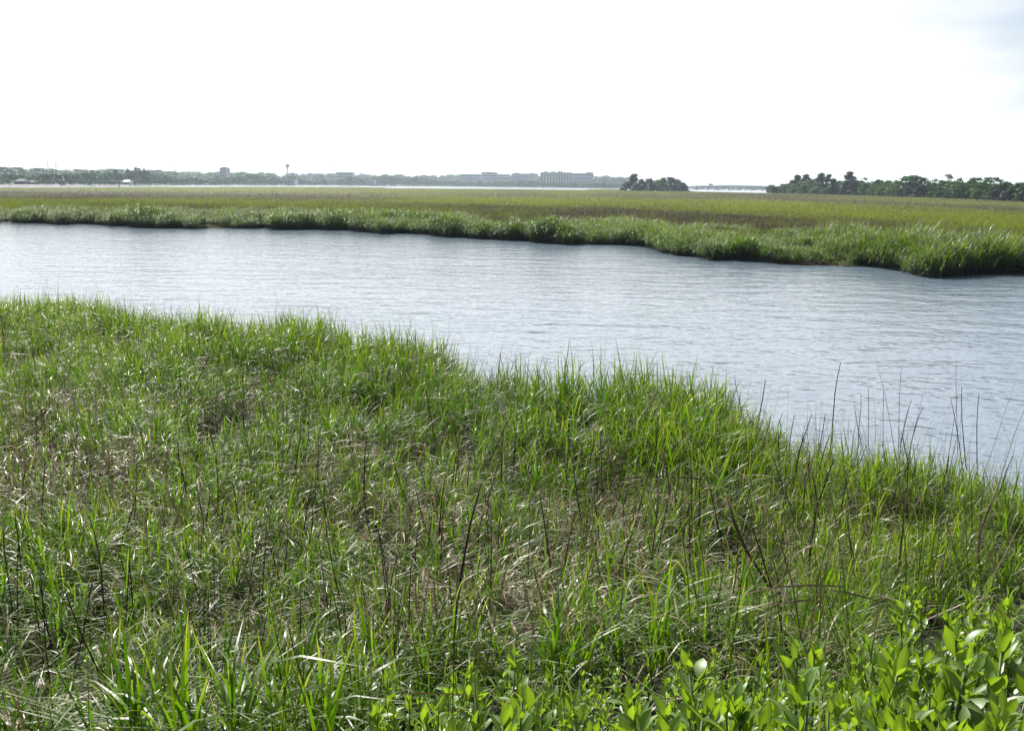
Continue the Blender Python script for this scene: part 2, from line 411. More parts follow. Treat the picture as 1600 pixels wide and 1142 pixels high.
class Tuft:
    def __init__(s, seed): s.v, s.f, s.lr, s.st, s.tip = [], [], [], [], []; s.r = random.Random(seed)
    def blade(s, p, az, e0, e1, length, width, segs=5, lr=None, st=0.0, twist=0.5, kink=None, flat=False):
        b = len(s.v); p = Vector(p); lr = s.r.random() if lr is None else lr
        tw = s.r.uniform(-twist, twist); wob = s.r.uniform(-0.35, 0.35)
        for i in range(segs + 1):
            t = i / segs
            el = e0 + (e1 - e0) * t ** 1.25
            if flat: q_ = min(1, max(0, (t - .08) / .55)); el = e0 + (e1 - e0) * q_ * q_ * (3 - 2 * q_)
            if kink and t > kink[0]: el = kink[1]
            a = az + wob * t
            d = Vector((math.cos(a) * math.cos(el), math.sin(a) * math.cos(el), math.sin(el)))
            side = Vector((-math.sin(a), math.cos(a), 0)); nrm = d.cross(side)
            sv = side * math.cos(tw * (1 - t)) + nrm * math.sin(tw * (1 - t))
            wd = width * 0.5 * (min(1, 0.55 + t * 2.2) * (1 - t ** 2.2) + (0.02 if i == segs else 0))
            s.v += [tuple(p - sv * wd), tuple(p + sv * wd)]; s.lr += [lr, lr]; s.st += [st, st]; s.tip += [t, t]
            if i < segs:
                q = b + 2 * i; s.f.append((q, q + 1, q + 3, q + 2))
            p = p + d * (length / segs)
        return p
    def stem(s, p, az, lean, h, r0, lr, st=1.0, curve=0.15):
        b = len(s.v); p = Vector(p); pts = [p.copy()]; seg = 3
        for i in range(seg):
            a = lean + curve * i / seg
            p = p + Vector((math.cos(az) * math.sin(a), math.sin(az) * math.sin(a), math.cos(a))) * (h / seg); pts.append(p.copy())
        for i, q in enumerate(pts):
            rr = r0 * (1 - 0.65 * i / seg)
            for k in range(3):
                s.v.append((q.x + rr * math.cos(2.094 * k), q.y + rr * math.sin(2.094 * k), q.z)); s.lr.append(lr); s.st.append(st * (1 - 0.85 * i / seg)); s.tip.append(0.0)
        for i in range(seg):
            for k in range(3):
                k2 = (k + 1) % 3; s.f.append((b + 3 * i + k, b + 3 * i + k2, b + 3 * i + 3 + k2, b + 3 * i + 3 + k))
        return pts
    def cordgrass(s, x, y, H, nl, wd, arch=1.0, thick=0.0035, segs=5, droop=0.0):
        r = s.r; az = r.uniform(0, 6.28); plr = r.random()
        sh = H * r.uniform(0.52, 0.74)
        pts = s.stem((x, y, -0.03), az, r.uniform(0.0, 0.22), sh, thick, plr)
        for i in range(nl):
            t = 0.42 + 0.58 * (i + r.random() * 0.7) / nl; t = min(t, 1)
            k = min(int(t * 3), 2); fr = t * 3 - k; p = pts[k].lerp(pts[k + 1], fr)
            a = az + math.pi * (i % 2) + r.uniform(-0.9, 0.9)
            a = a + 0.35 * math.sin(-a)                       # light lean with the breeze
            top = i >= nl - 2
            e0 = r.uniform(1.2, 1.5) if top else r.uniform(0.95, 1.35)
            x_ = r.random()
            fl = r.random() < 0.72
            if top and x_ < 0.42: e1 = r.uniform(0.7, 1.25); fl = False
            else: e1 = r.uniform(-0.75, 0.25) * arch + (1 - arch) * 0.7
            e1 -= droop
            s.blade(p, a, e0, e1, H * r.uniform(0.34, 0.58), wd * r.uniform(0.7, 1.25), segs, lr=(plr * 0.35 + r.random() * 0.65), flat=fl)
    def obj(s, name, mat):
        me = mesh_np(name, s.v, s.f, mat, True, {'lr': s.lr, 'stem': s.st, 'tip': s.tip})
        return bpy.data.objects.new(name, me)

G_NEAR = grass_mat('cordgrass_leaf', (0.038, 0.114, 0.009), (0.106, 0.190, 0.012), (0.54, 0.46, 0.30), (0.15, 0.105, 0.07), (0.036, 0.030, 0.016))  # pale dry tone doubles as painted tan highlights on the blades
G_FAR = grass_mat('creek_edge_cordgrass_leaf', (0.042, 0.105, 0.018), (0.092, 0.160, 0.028), (0.27, 0.25, 0.17), (0.14, 0.10, 0.06), (0.05, 0.045, 0.028), tfac=0.38, rough=0.45, spec=0.35, tipamt=0.65)
G_MEAD = grass_mat('marsh_meadow_leaf', (0.100, 0.155, 0.014), (0.145, 0.185, 0.020), (0.160, 0.128, 0.078), (0.098, 0.080, 0.064), (0.14, 0.13, 0.03), rough=0.6, spec=0.2, tfac=0.38, tipamt=0.2)
DRY = grass_mat('dead_grass', (0.25, 0.18, 0.125), (0.14, 0.09, 0.065), (0.27, 0.20, 0.14), (0.10, 0.065, 0.048), (0.13, 0.085, 0.06), tfac=0.15, rough=0.5, tgain=(1, .9, .7))

near_protos = []
for sd_ in range(12):
    t = Tuft(100 + sd_)
    for k in range(4):
        t.cordgrass(t.r.gauss(0, 0.06), t.r.gauss(0, 0.06), t.r.uniform(0.8, 1.15), t.r.randint(5, 7), 0.0135, arch=t.r.uniform(0.6, 1.0))
    near_protos.append(t.obj('cordgrass_tuft', G_NEAR))
thin_protos = []
for sd_ in range(6):                       # fine straight culms standing above the leaves
    t = Tuft(200 + sd_)
    for k in range(3):
        t.blade((t.r.gauss(0, .06), t.r.gauss(0, .06), 0), t.r.uniform(0, 6.28), t.r.uniform(1.3, 1.55), t.r.uniform(0.9, 1.45), t.r.uniform(0.9, 1.35), 0.005, 6, st=0.7, twist=1.0)
    thin_protos.append(t.obj('culm_tuft', G_NEAR))
far_protos = []
for sd_ in range(8):
    t = Tuft(300 + sd_)
    for k in range(9):
        t.cordgrass(t.r.gauss(0, 0.17), t.r.gauss(0, 0.17), t.r.uniform(0.7, 1.15), 5, 0.021, arch=t.r.uniform(0.75, 1.0), thick=0.008, segs=5, droop=0.45)
    far_protos.append(t.obj('edge_cordgrass_tuft', G_FAR))
mead_protos = []
for sd_ in range(8):
    t = Tuft(400 + sd_)
    for k in range(46):
        t.blade((t.r.uniform(-.6, .6), t.r.uniform(-.4, .4), 0), t.r.uniform(0, 6.28), t.r.uniform(1.2, 1.55), t.r.uniform(0.5, 1.4), t.r.uniform(0.4, 0.72), t.r.uniform(0.018, 0.035), 3, twist=1.2)
    mead_protos.append(t.obj('meadow_tuft', G_MEAD))
litter_protos = []
for sd_ in range(8):
    t = Tuft(500 + sd_)
    for k in range(9):
        az = t.r.choice([t.r.uniform(-0.7, 0.7), math.pi + t.r.uniform(-0.7, 0.7), t.r.uniform(0, 6.28)])
        z = abs(t.r.gauss(0, 0.16)) + 0.03
        e = t.r.uniform(-0.1, 0.35)
        t.blade((t.r.gauss(0, .2), t.r.gauss(0, .2), z), az, e, e - t.r.uniform(0.1, 0.8), t.r.uniform(0.2, 0.6), t.r.choice([0.003, 0.005, 0.008]), 5, st=0.0, twist=1.4)
    for k in range(3):
        t.blade((t.r.gauss(0, .2), t.r.gauss(0, .2), 0), t.r.uniform(0, 6.28), t.r.uniform(0.9, 1.4), t.r.uniform(-0.5, 0.6), t.r.uniform(0.5, 0.85), 0.006, 6, twist=1.2, kink=(t.r.uniform(.5, .9), t.r.uniform(-1.2, 0.1)))
    litter_protos.append(t.obj('dead_grass_bundle', DRY))

# --- near bank cordgrass
def in_view(x, y, marg=1.6): return (np.abs(x) < 0.53 * y + marg)
n0 = 95000
x = rng.uniform(-19, 9, n0); y = rng.uniform(1.45, 33, n0)
u = x / y; ye = near_edge(u); s = (ye - y) * 0.75
edge_w = np.clip(1 - s / 3.5, 0, 1)                      # 1 by the creek, 0 inland
px, py = proj(np.stack([x, y, ground_z(x, y) + 0.6], -1))
dens = 0.60 + 0.35 * edge_w
dens *= np.clip(-0.45 + 2.3 * fbm(x * 1.1, y * 1.1, 31), 0, 1)
right = np.clip((px - 1130) / 120, 0, 1) * np.clip((py - 600) / 60, 0, 1)
dens *= 1 - 0.45 * right * np.clip(1 - s / 1.2, 0, 1)
inlet = np.exp(-((px - 755) / 48) ** 2) * np.clip(1 - s / 2.2, 0, 1)
dens *= 1 - 0.8 * inlet
shrub_line = np.interp(px, [440, 540, 620, 720, 900, 1240, 1400, 1600], [1200, 1110, 1050, 1000, 985, 980, 905, 850])
px2, py2 = proj(np.stack([x, y, ground_z(x, y) + 0.45], -1))
in_shrub = (py2 > shrub_line + 20)
dens *= np.where(in_shrub, 0.10, 1)
keep = (s > -0.12) & in_view(x, y) & (rng.random(n0) < dens)
x, y, s, edge_w, right, in_shrub = (a[keep] for a in (x, y, s, edge_w, right, in_shrub))
n = len(x); gz = ground_z(x, y); kpx, kpy = px[keep], py[keep]
clump = fbm(x * 0.55, y * 0.55, 41)
h = 0.72 + 0.30 * edge_w + 0.45 * (clump - 0.5) + rng.normal(0, 0.07, n)
h *= 1 - 0.25 * right
mound = np.clip((kpx - 790) / 50, 0, 1) * np.clip((1165 - kpx) / 50, 0, 1)
h += mound * (0.20 * np.clip(1 - (s - 2.4) / 0.8, 0, 1) - 0.16 * np.clip(1 - np.abs(s - 4.6) / 1.4, 0, 1))
h *= np.interp(y, [1.5, 4, 8], [1.22, 1.12, 0.92])
h *= 1 - 0.38 * np.exp(-((kpx - 755) / 48) ** 2) * np.clip(1 - s / 3.2, 0, 1)
h = np.where(in_shrub, 0.5, h)
dry = np.clip(0.19 - 0.15 * edge_w + 0.8 * (fbm(x * 0.7, y * 0.7, 51) - 0.5) + 0.22 * np.exp(-((kpx - 820) / 380) ** 2 - ((kpy - 880) / 130) ** 2) + 0.15 * np.exp(-((kpx - 100) / 220) ** 2 - ((kpy - 680) / 110) ** 2) - 0.05 * right, 0.03, 0.85)
hue = np.clip(0.35 + 1.2 * (fbm(x * 0.4, y * 0.4, 61) - 0.5) + 0.5 * right + rng.normal(0, 0.15, n), 0, 1)
rot = np.stack([rng.normal(0, 0.10, n), rng.normal(0.06, 0.10, n), rng.uniform(0, 6.28, n)], -1)
wdn = np.interp(y, [2, 6, 12], [1.3, 1.2, 1.05])
scatter('marsh_grass', near_protos, np.stack([x, y, gz - 0.02], -1), rot, np.stack([h * wdn, h * wdn, h], -1), {'dry': dry, 'hue': hue},
        'dense tall green and straw marsh grass covering the near bank')
print('near tufts', n)
# --- fine culms along the near creek edge and through the bank
m0 = 9000
x = rng.uniform(-19, 9, m0); y = rng.uniform(2.2, 33, m0); u = x / y; s = (near_edge(u) - y) * 0.75
keep = (s > -0.5) & in_view(x, y, 1.0) & (rng.random(m0) < np.where(s < 1.0, 0.7, 0.45))
x, y, s = x[keep], y[keep], s[keep]; n = len(x)
hh = rng.uniform(0.75, 1.25, n)
scatter('thin_grass_stems', thin_protos, np.stack([x, y, np.maximum(ground_z(x, y), -0.1) - 0.02], -1),
        np.stack([rng.normal(0, .12, n), rng.normal(-.08, .12, n), rng.uniform(0, 6.28, n)], -1), np.stack([hh, hh, hh], -1), {'dry': rng.uniform(0.1, 0.5, n), 'hue': rng.random(n)},
        'thin dark grass stems standing above the near bank grass')
# --- dead thatch lying between the stems
m0 = 13000
x = rng.uniform(-14, 8, m0); y = rng.uniform(1.5, 22, m0); u = x / y; s = (near_edge(u) - y) * 0.75
px, py = proj(np.stack([x, y, ground_z(x, y) + 0.3], -1))
th = 0.14 + 0.7 * (fbm(x * 0.6, y * 0.6, 71) - 0.35) + 0.35 * np.exp(-((px - 900) / 330) ** 2 - ((py - 900) / 110) ** 2)
th += 0.5 * np.exp(-((px - 1270) / 120) ** 2 - ((py - 720) / 40) ** 2)
shl = np.interp(px, [440, 540, 620, 720, 900, 1240, 1400, 1600], [1200, 1110, 1050, 1000, 985, 980, 905, 850])
th = np.where(py > shl, 0.03, th)
keep = (s > 0.0) & in_view(x, y, 1.2) & (rng.random(m0) < th)
x, y, s, px, py = x[keep], y[keep], s[keep], px[keep], py[keep]; n = len(x)
lift = rng.random(n) ** 2.2 * 0.36
scatter('dead_grass_litter', litter_protos, np.stack([x, y, ground_z(x, y) + lift], -1),
        np.stack([rng.normal(0, .12, n), rng.normal(0, .12, n), rng.uniform(-.6, .6, n) + np.where(rng.random(n) < .3, 3.14, 0)], -1), np.ones((n, 3)) * rng.uniform(0.7, 1.15, (n, 1)),
        {'dry': rng.uniform(0.2, 0.6, n), 'hue': rng.random(n)}, 'pale dead stems and thatch lying through the near bank grass', 'litter')

# --- far bank, tall creek-edge grass
m0 = 42000
u = rng.uniform(-0.60, 0.60, m0); a, b = far_edge(u), tall_edge(u)
b = b + (fbm(u * 40, u * 0, 15) - 0.5) * 0.14 * b
kk = rng.random(m0) ** 1.25
y = a - 0.15 + (b - a + 0.15) * kk; x = u * y
cl = 0.6 * fbm(x * 0.20, y * 0.16, 81) + 0.4 * fbm(x * 0.6, y * 0.4, 83); cl = 0.5 + (cl - 0.5) * 2.1; front = np.clip(1 - (y - a) / 5, 0, 1)
keep = rng.random(m0) < np.clip(-0.05 + 1.5 * cl + 0.35 * front - 0.5 * kk ** 3, 0, 1) * (0.55 + 0.45 * np.clip(y / 80, 0, 1)) * (u * 0 + 0.9)
x, y, kk, cl, front, u = (q[keep] for q in (x, y, kk, cl, front, u)); n = len(x)
h = (0.90 + 1.2 * (cl - 0.5) + rng.normal(0, 0.08, n)) * (1.05 - 0.32 * kk) * np.interp(u, [-.5, .5], [0.98, 1.05])
z = np.interp(y - far_edge(u), [-0.3, 0, 0.6], [-0.05, 0.06, 0.28])
dry = np.clip(0.10 + np.clip(0.1 - u, 0, 0.5) * 0.4 + 0.5 * (fbm(x * .5, y * .4, 91) - .5) + 0.22 * kk, 0.02, 0.7)
hue = np.clip(0.35 + 1.0 * (fbm(x * .25, y * .2, 95) - .5) + 0.55 * kk, 0, 1)
scatter('creek_edge_grass', far_protos, np.stack([x, y, z], -1), np.stack([rng.normal(0, .1, n), rng.normal(.08, .1, n), rng.uniform(0, 6.28, n)], -1),
        np.stack([h * 1.15, h * 1.15, h], -1), {'dry': dry, 'hue': hue}, 'tall bushy green cordgrass along the far edge of the creek')
print('far edge tufts', n)
# --- marsh meadow out to the river
m0 = 64000
u = rng.uniform(-0.60, 0.60, m0)
a, b = tall_edge(u) * 0.93, out_edge(u) - 1.0
t = rng.random(m0) ** 1.0
y = a * (b / a) ** (t ** 0.9)
x = u * y; n = m0
br = marsh_brown(x, y)
gs = np.clip(y / 85, 0.85, 6.5)
zs = rng.uniform(0.75, 1.15, n) * (0.95 + 0.25 * (fbm(x * .05, y * .05, 12) - .5)) * np.interp(y, [60, 300, 700], [0.95, 0.85, 0.95])
z = np.full(n, 0.28)
scatter('marsh_meadow_grass', mead_protos, np.stack([x, y, z], -1), np.stack([np.zeros(n), np.zeros(n), rng.choice([0, 3.14159], n) + rng.normal(0, .15, n)], -1),
        np.stack([gs * 1.2, np.minimum(gs * 1.2, 4), zs], -1), {'dry': np.clip(br * 0.95, 0.03, 0.95), 'hue': rng.random(n)}, 'low yellow green and brown meadow grass of the far marsh')

# ------------------------------------------------------------------ trees
def foliage_mat(name, c1, c2, tfac=0.38):
    c1, c2 = [tuple(v * 0.72 for v in c_) for c_ in (c1, c2)]
    m, n, l = new_mat(name)
    v = attr(n, 'lr'); oi = n.new('ShaderNodeObjectInfo')
    f = math_(n, l, 'ADD', math_(n, l, 'MULTIPLY', v, 0.6), math_(n, l, 'MULTIPLY', oi.outputs['Random'], 0.4))
    c = mixc_(n, l, f, c1, c2)
    g = n.new('ShaderNodeVectorMath'); g.operation = 'MULTIPLY'; l.new(c, g.inputs[0]); g.inputs[1].default_value = (1.6, 1.6, 0.9)
    leaf_shader(m, n, l, c, g.outputs[0], tfac, 0.55, 0.3)
    return m
FOL = {'oak': foliage_mat('oak_leaves', (0.018, 0.068, 0.009), (0.070, 0.160, 0.020)),
       'light': foliage_mat('light_leaves', (0.040, 0.115, 0.014), (0.090, 0.190, 0.026), 0.4),
       'pine': foliage_mat('pine_needles', (0.016, 0.048, 0.014), (0.040, 0.085, 0.022)),
       'cedar': foliage_mat('cedar_sprays', (0.010, 0.028, 0.010), (0.028, 0.056, 0.018), 0.12)}

def crown_mesh(name, clumps, per, size, mat, seed):
    r = np.random.default_rng(seed); V, LR = [], []
    for (cx, cy, cz, rx, rz) in clumps:
        n = int(per * (0.7 + 0.6 * r.random()))
        d = r.normal(size=(n, 3)); d /= np.linalg.norm(d, axis=1)[:, None]
        rad = r.random(n) ** 0.45 * (1 + 0.25 * r.normal(size=n) * 0.5)
        c = np.array((cx, cy, cz)) + d * np.array((rx, rx, rz)) * rad[:, None]
        nr = d * 0.7 + r.normal(size=(n, 3)); nr /= np.linalg.norm(nr, axis=1)[:, None]
        a = np.cross(nr, r.normal(size=(n, 3))); a /= np.linalg.norm(a, axis=1)[:, None]; b = np.cross(nr, a)
        s = size * (0.6 + 0.8 * r.random(n))[:, None]
        q = np.stack([c - a * s - b * s * .6, c + a * s - b * s * .5, c + a * s * .7 + b * s * .7, c - a * s * .6 + b * s * .6], 1)
        V.append(q.reshape(-1, 3)); base = r.random()
        LR.append(np.repeat(np.clip(base + r.normal(0, .2, n), 0, 1), 4))
    V = np.concatenate(V); k = np.arange(len(V) // 4) * 4
    return mesh_np(name, V, np.stack([k, k + 1, k + 2, k + 3], -1), mat, False, {'lr': np.concatenate(LR)})

def trunk_mesh(name, H, r0, limbs, seed):
    r = random.Random(seed); mb = MB()
    bend = [(r.uniform(-.3, .3) * t, r.uniform(-.3, .3) * t, H * t) for t in (0, .35, .7, 1)]
    mb.tube(bend, [r0 * 1.25, r0, r0 * .7, r0 * .25], 7)
    for (x_, y_, z_, z0) in limbs:
        mb.tube([(0, 0, z0), (x_ * .5, y_ * .5, z0 + (z_ - z0) * .6), (x_, y_, z_)], [r0 * .5, r0 * .32, r0 * .12], 5)
    return mb.mesh(name, BARK, True)

TREES = {}
def make_protos():
    for k in ('oak', 'light', 'pine', 'cedar', 'sparse'):
        TREES[k] = []
        for v in range(4):
            r = random.Random(hash_(k) + v * 17); cl, limbs = [], []
            if k in ('oak', 'light'):
                for i in range(70):
                    a = r.uniform(0, 6.28); q = r.random() ** .6; zz = r.random()
                    zz = zz ** .8; rad = 4.0 * q * math.sqrt(max(0.02, 1 - max(0, zz - .15) ** 2 / .74)); z = 1.2 + 7.6 * zz
                    rr = r.uniform(0.6, 1.25) * (1.15 - .35 * zz)
                    cl.append((rad * math.cos(a), rad * math.sin(a), z, rr, rr * .8))
                for i in range(6): a = i * 1.05 + r.random(); limbs.append((2.6 * math.cos(a), 2.6 * math.sin(a), 5 + 2 * r.random(), 1.8 + r.random()))
                c = crown_mesh('crown', cl, 46, 0.26, FOL[k], v + 1); t = trunk_mesh('trunk', 7.2, .30, limbs, v)
            elif k == 'pine':
                for i in range(28):
                    zz = r.random(); z = 3.4 + 6.0 * zz; a = r.uniform(0, 6.28); q = 2.3 * (1 - zz ** 2.2) * r.random() ** .5
                    cl.append((q * math.cos(a), q * math.sin(a), z, r.uniform(.6, 1.05), r.uniform(.45, .8)))
                    if i % 2: limbs.append((q * .9 * math.cos(a), q * .9 * math.sin(a), z, z - .5))
                cl.append((0, 0, 9.5, .7, .6))
                c = crown_mesh('crown', cl, 70, 0.22, FOL['pine'], v + 11); t = trunk_mesh('trunk', 9.3, .2, limbs, v)
            elif k == 'cedar':
                for i in range(32):
                    zz = r.random(); a = r.uniform(0, 6.28); q = 3.4 * (1 - zz * .85) * r.random() ** .45
                    cl.append((q * math.cos(a), q * math.sin(a), .5 + 8.6 * zz, r.uniform(.8, 1.25), r.uniform(.8, 1.2)))
                c = crown_mesh('crown', cl, 66, 0.26, FOL['cedar'], v + 21); t = trunk_mesh('trunk', 8, .25, [], v)
            else:
                for i in range(15):
                    a = r.uniform(0, 6.28); q = 3.6 * r.random() ** .5; z = 4.5 + 5 * r.random() - q * .3
                    cl.append((q * math.cos(a), q * math.sin(a), z, r.uniform(.6, 1.15), r.uniform(.4, .7)))
                    limbs.append((q * .95 * math.cos(a), q * .95 * math.sin(a), z, 2.5 + r.random() * 2))
                c = crown_mesh('crown', cl, 60, 0.26, FOL['oak'], v + 31); t = trunk_mesh('trunk', 6.5, .28, limbs, v)
            TREES[k].append((c, t))
def hash_(s): return sum(ord(c) * (i + 3) for i, c in enumerate(s))
make_protos()
NAMES = {'oak': 'oak_tree', 'light': 'broadleaf_tree', 'pine': 'pine_tree', 'cedar': 'evergreen_tree', 'sparse': 'open_crowned_tree'}
def tree(kind, base, H, W, label, group, v=None):
    v = random.randrange(4) if v is None else v
    o = empty(NAMES[kind], base, label, 'tree', group, random.uniform(0, 6.28))
    wid = {'oak': 4.2, 'light': 4.2, 'pine': 2.3, 'cedar': 3.1, 'sparse': 3.5}[kind] * 2
    o.scale = (W / wid, W / wid, H / 9.9)
    c, t = TREES[kind][v]
    link('crown', c, o); link('trunk', t, o)
    return o
def tree_px(kind, px, top, Y, W_px, label, group, gz=0.4, v=None):
    p = at(px, top, Y)
    return tree(kind, (p.x, Y, gz - 0.1), p.z - gz, W_px * Y / F_PX, label, group, v)

# dark clump of evergreens on the marsh
g = 'evergreens of the marsh clump'; Lc = 'dark evergreen in the isolated clump on the marsh'
for px, top, wd, dy, k in [(979, 284, 20, 0, 'cedar'), (991, 272, 24, 5, 'cedar'), (1003, 278, 22, -6, 'cedar'), (1014, 277, 22, 4, 'oak'), (1020, 283, 26, -14, 'cedar'), (1028, 279, 24, 8, 'oak'),
                            (1037, 276, 26, 0, 'oak'), (1048, 277, 28, -8, 'cedar'), (1057, 278, 26, 3, 'cedar'), (1067, 285, 22, -4, 'cedar'), (1053, 285, 24, -22, 'cedar'), (996, 286, 26, -12, 'cedar'), (1071, 288, 15, 0, 'cedar'), (1042, 287, 20, 10, 'oak'), (1008, 282, 26, 12, 'oak'), (1030, 281, 26, 14, 'oak'), (984, 281, 22, 10, 'oak'), (1061, 282, 24, 12, 'oak')]:
    tree_px(k, px, top, 715 + dy, wd, {'cedar': Lc, 'oak': 'rounded leafy tree within the isolated evergreen clump on the marsh'}[k], g)

# right hand wood at the marsh edge
wood = curve([(1195, 615), (1330, 505), (1430, 412), (1600, 282), (1700, 230)])
g = 'trees of the wood at the marsh edge'
labs = {'oak': 'spreading dark green oak in the wood at the marsh edge', 'light': 'bright leafy tree in the wood at the marsh edge', 'pine': 'pine with tufted crown rising from the wood at the marsh edge',
        'cedar': 'dense dark evergreen fronting the wood at the marsh edge', 'sparse': 'open airy crowned tree above the wood at the marsh edge'}
RW = [('cedar', 1203, 290, 16, 0), ('light', 1212, 292, 20, 0), ('light', 1224, 288, 20, 4), ('oak', 1236, 288, 20, 0), ('pine', 1246, 275, 22, 8), ('light', 1240, 293, 18, -6), ('pine', 1260, 274, 20, 10),
      ('light', 1258, 288, 22, -4), ('light', 1268, 279, 26, 8), ('pine', 1284, 272, 22, 8), ('oak', 1280, 284, 24, 0), ('pine', 1296, 274, 18, 8), ('light', 1276, 293, 24, -8), ('cedar', 1303, 280, 18, -5), ('light', 1292, 295, 20, -8),
      ('oak', 1313, 282, 22, 5), ('pine', 1328, 270, 24, 0), ('cedar', 1324, 281, 22, -6), ('cedar', 1336, 281, 22, -5), ('oak', 1344, 281, 24, 5), ('light', 1352, 286, 24, -3), ('sparse', 1362, 278, 28, 10), ('oak', 1374, 280, 24, 8),
      ('light', 1366, 290, 24, -6), ('light', 1388, 282, 26, 3), ('light', 1380, 292, 26, -8), ('light', 1396, 290, 24, -6), ('light', 1404, 286, 22, 0),
      ('oak', 1430, 272, 56, 5), ('oak', 1414, 284, 34, -5), ('cedar', 1440, 290, 30, -9), ('oak', 1456, 284, 34, 0), ('cedar', 1422, 292, 30, -9), ('sparse', 1482, 272, 34, 12), ('oak', 1470, 290, 34, -9), ('oak', 1476, 282, 32, 4),
      ('oak', 1500, 283, 36, 0), ('oak', 1512, 286, 40, -5), ('cedar', 1490, 294, 32, -9), ('sparse', 1518, 274, 40, 12), ('sparse', 1540, 273, 42, 12), ('light', 1530, 296, 22, -9), ('oak', 1538, 285, 36, 2), ('oak', 1556, 286, 34, -4),
      ('oak', 1570, 282, 40, 5), ('cedar', 1556, 297, 32, -9), ('oak', 1592, 284, 38, 0), ('cedar', 1580, 296, 36, -8), ('oak', 1612, 281, 44, 4), ('cedar', 1606, 296, 36, -8), ('oak', 1640, 282, 50, 2), ('oak', 1670, 284, 50, 4)]
for k, px, top, wd, dy in RW:
    Y = float(wood(px)) * (1 + 0.004 * dy) + 6
    tree_px(k, px, top - 1.5, Y, wd * 1.1, labs[k], g)
for i in range(30):                      # the mass of the wood behind the outline trees
    px = 1238 + i * 14 + random.uniform(-4, 4); Y = float(wood(px)) * 1.02 + 10
    k = random.choice(['oak', 'oak', 'light'])
    tree_px(k, px, float(np.interp(px, [1238, 1330, 1420, 1640], [284, 283, 281, 284])) + random.uniform(-2, 4), Y, random.uniform(26, 40), labs[k], g)
# low brush under the wood
for i in range(74):
    px = 1202 + i * 5.8 + random.uniform(-2, 2); Y = float(wood(px)) + random.uniform(0, 5)
    base = at(px, 300, Y); H = (8.0 + 9 * random.random() ** 1.5) * Y / F_PX
    tree('light' if random.random() < .35 else 'cedar', (base.x, Y, .3), H, H * random.uniform(1.0, 1.5), 'low bush at the foot of the wood at the marsh edge', 'bushes under the wood')
us2 = np.linspace(0.255, 1.15, 60)
Vw = np.concatenate([np.stack([us2 * (out_edge(us2) * k + c), out_edge(us2) * k + c, us2 * 0 + z], -1) for k, c, z in ((1.0, 0, .34), (1.0, 12, .45), (1.5, 60, .6), (1.6, 80, -.3))])
ii = np.arange(3)[:, None] * 60 + np.arange(59)[None, :]
tag(link('wooded_ground', mesh_np('wooded_ground', Vw, np.stack([ii, ii + 1, ii + 61, ii + 60], -1).reshape(-1, 4), LAND, True)), kind='structure')
ci = at(1024, 298, 715)
mb = MB().lathe([(34, -.4), (30, .36), (20, .42), (0.01, .45)], 24)
tag(mb.build('clump_ground', LAND, None, (ci.x, 715, 0), True), kind='structure')

# far river shore
us3 = np.linspace(-1.1, 1.1, 160); sh = shore(us3)
Vs = np.concatenate([np.stack([us3 * (sh + a) , sh + a, us3 * 0 + z], -1) for a, z in ((-3, -.3), (0, .0), (9, .7), (17, .8))])
ii = np.arange(3)[:, None] * 160 + np.arange(159)[None, :]
tag(link('mud_shore', mesh_np('mud_shore', Vs, np.stack([ii, ii + 1, ii + 161, ii + 160], -1).reshape(-1, 4), SHORE_MUD, True)), kind='structure')
Vs = np.concatenate([np.stack([us3 * (sh + a), sh + a, us3 * 0 + z], -1) for a, z in ((15, .72), (20, 1.1), (400, 3.0), (3200, 5.0))])
tag(link('far_shore_ground', mesh_np('far_shore_ground', Vs, np.stack([ii, ii + 1, ii + 161, ii + 160], -1).reshape(-1, 4), LAND, True)), kind='structure')

# trees along the far river shore; the outline follows the photographed skyline
sky_px = [(-40, 272), (0, 272), (14, 268), (25, 271), (38, 270), (50, 272), (66, 270), (80, 269), (100, 270), (120, 269), (142, 266), (152, 267), (160, 272), (170, 268), (181, 266), (190, 271), (199, 265), (212, 263), (218, 265), (225, 264), (240, 268),
          (260, 272), (280, 275), (310, 276), (340, 277), (370, 274), (385, 271), (403, 270), (420, 274), (440, 277), (449, 270), (460, 274), (480, 279), (520, 281), (540, 276), (552, 273), (565, 278), (580, 276), (595, 272), (608, 272),
          (625, 276), (645, 276), (662, 277), (690, 281), (716, 280), (740, 283), (780, 283), (800, 281), (830, 281), (860, 284), (900, 284), (940, 285), (975, 287), (1010, 289)]
sx_, sy_ = zip(*sky_px)
g = 'trees along the far river shore'
px = -60.0
while px < 968:
    Y = float(shore((px - 800) / F_PX)) + 30 + random.uniform(0, 35)
    top = float(np.interp(px, sx_, sy_)) + random.uniform(-0.3, 2.0)
    k = 'oak' if random.random() < .62 else ('light' if random.random() < .6 else 'cedar')
    wpx = random.uniform(15, 26) * (1.0 if px < 330 else .8)
    p = at(px, top, Y); H = p.z - 1.1
    if H > 2: tree(k, (p.x, Y, 1.0), H, max(wpx * Y / F_PX, .7 * H), {'oak': 'hazy rounded tree on the far river shore', 'light': 'hazy pale green tree on the far river shore', 'cedar': 'hazy dark tree on the far river shore'}[k], g)
    px += wpx * 0.42
for px, top, wd in [(199, 264, 12), (212, 262, 13), (217, 263, 11), (225, 263, 9), (143, 266, 14), (152, 267, 9), (170, 268, 11), (181, 265, 13)]:   # taller pines on the left
    Y = float(shore((px - 800) / F_PX)) + 70
    tree_px('pine' if wd > 10 else 'cedar', px, top, Y, wd, 'tall narrow tree rising above the far shore wood', g, 1.2)
px = -60.0
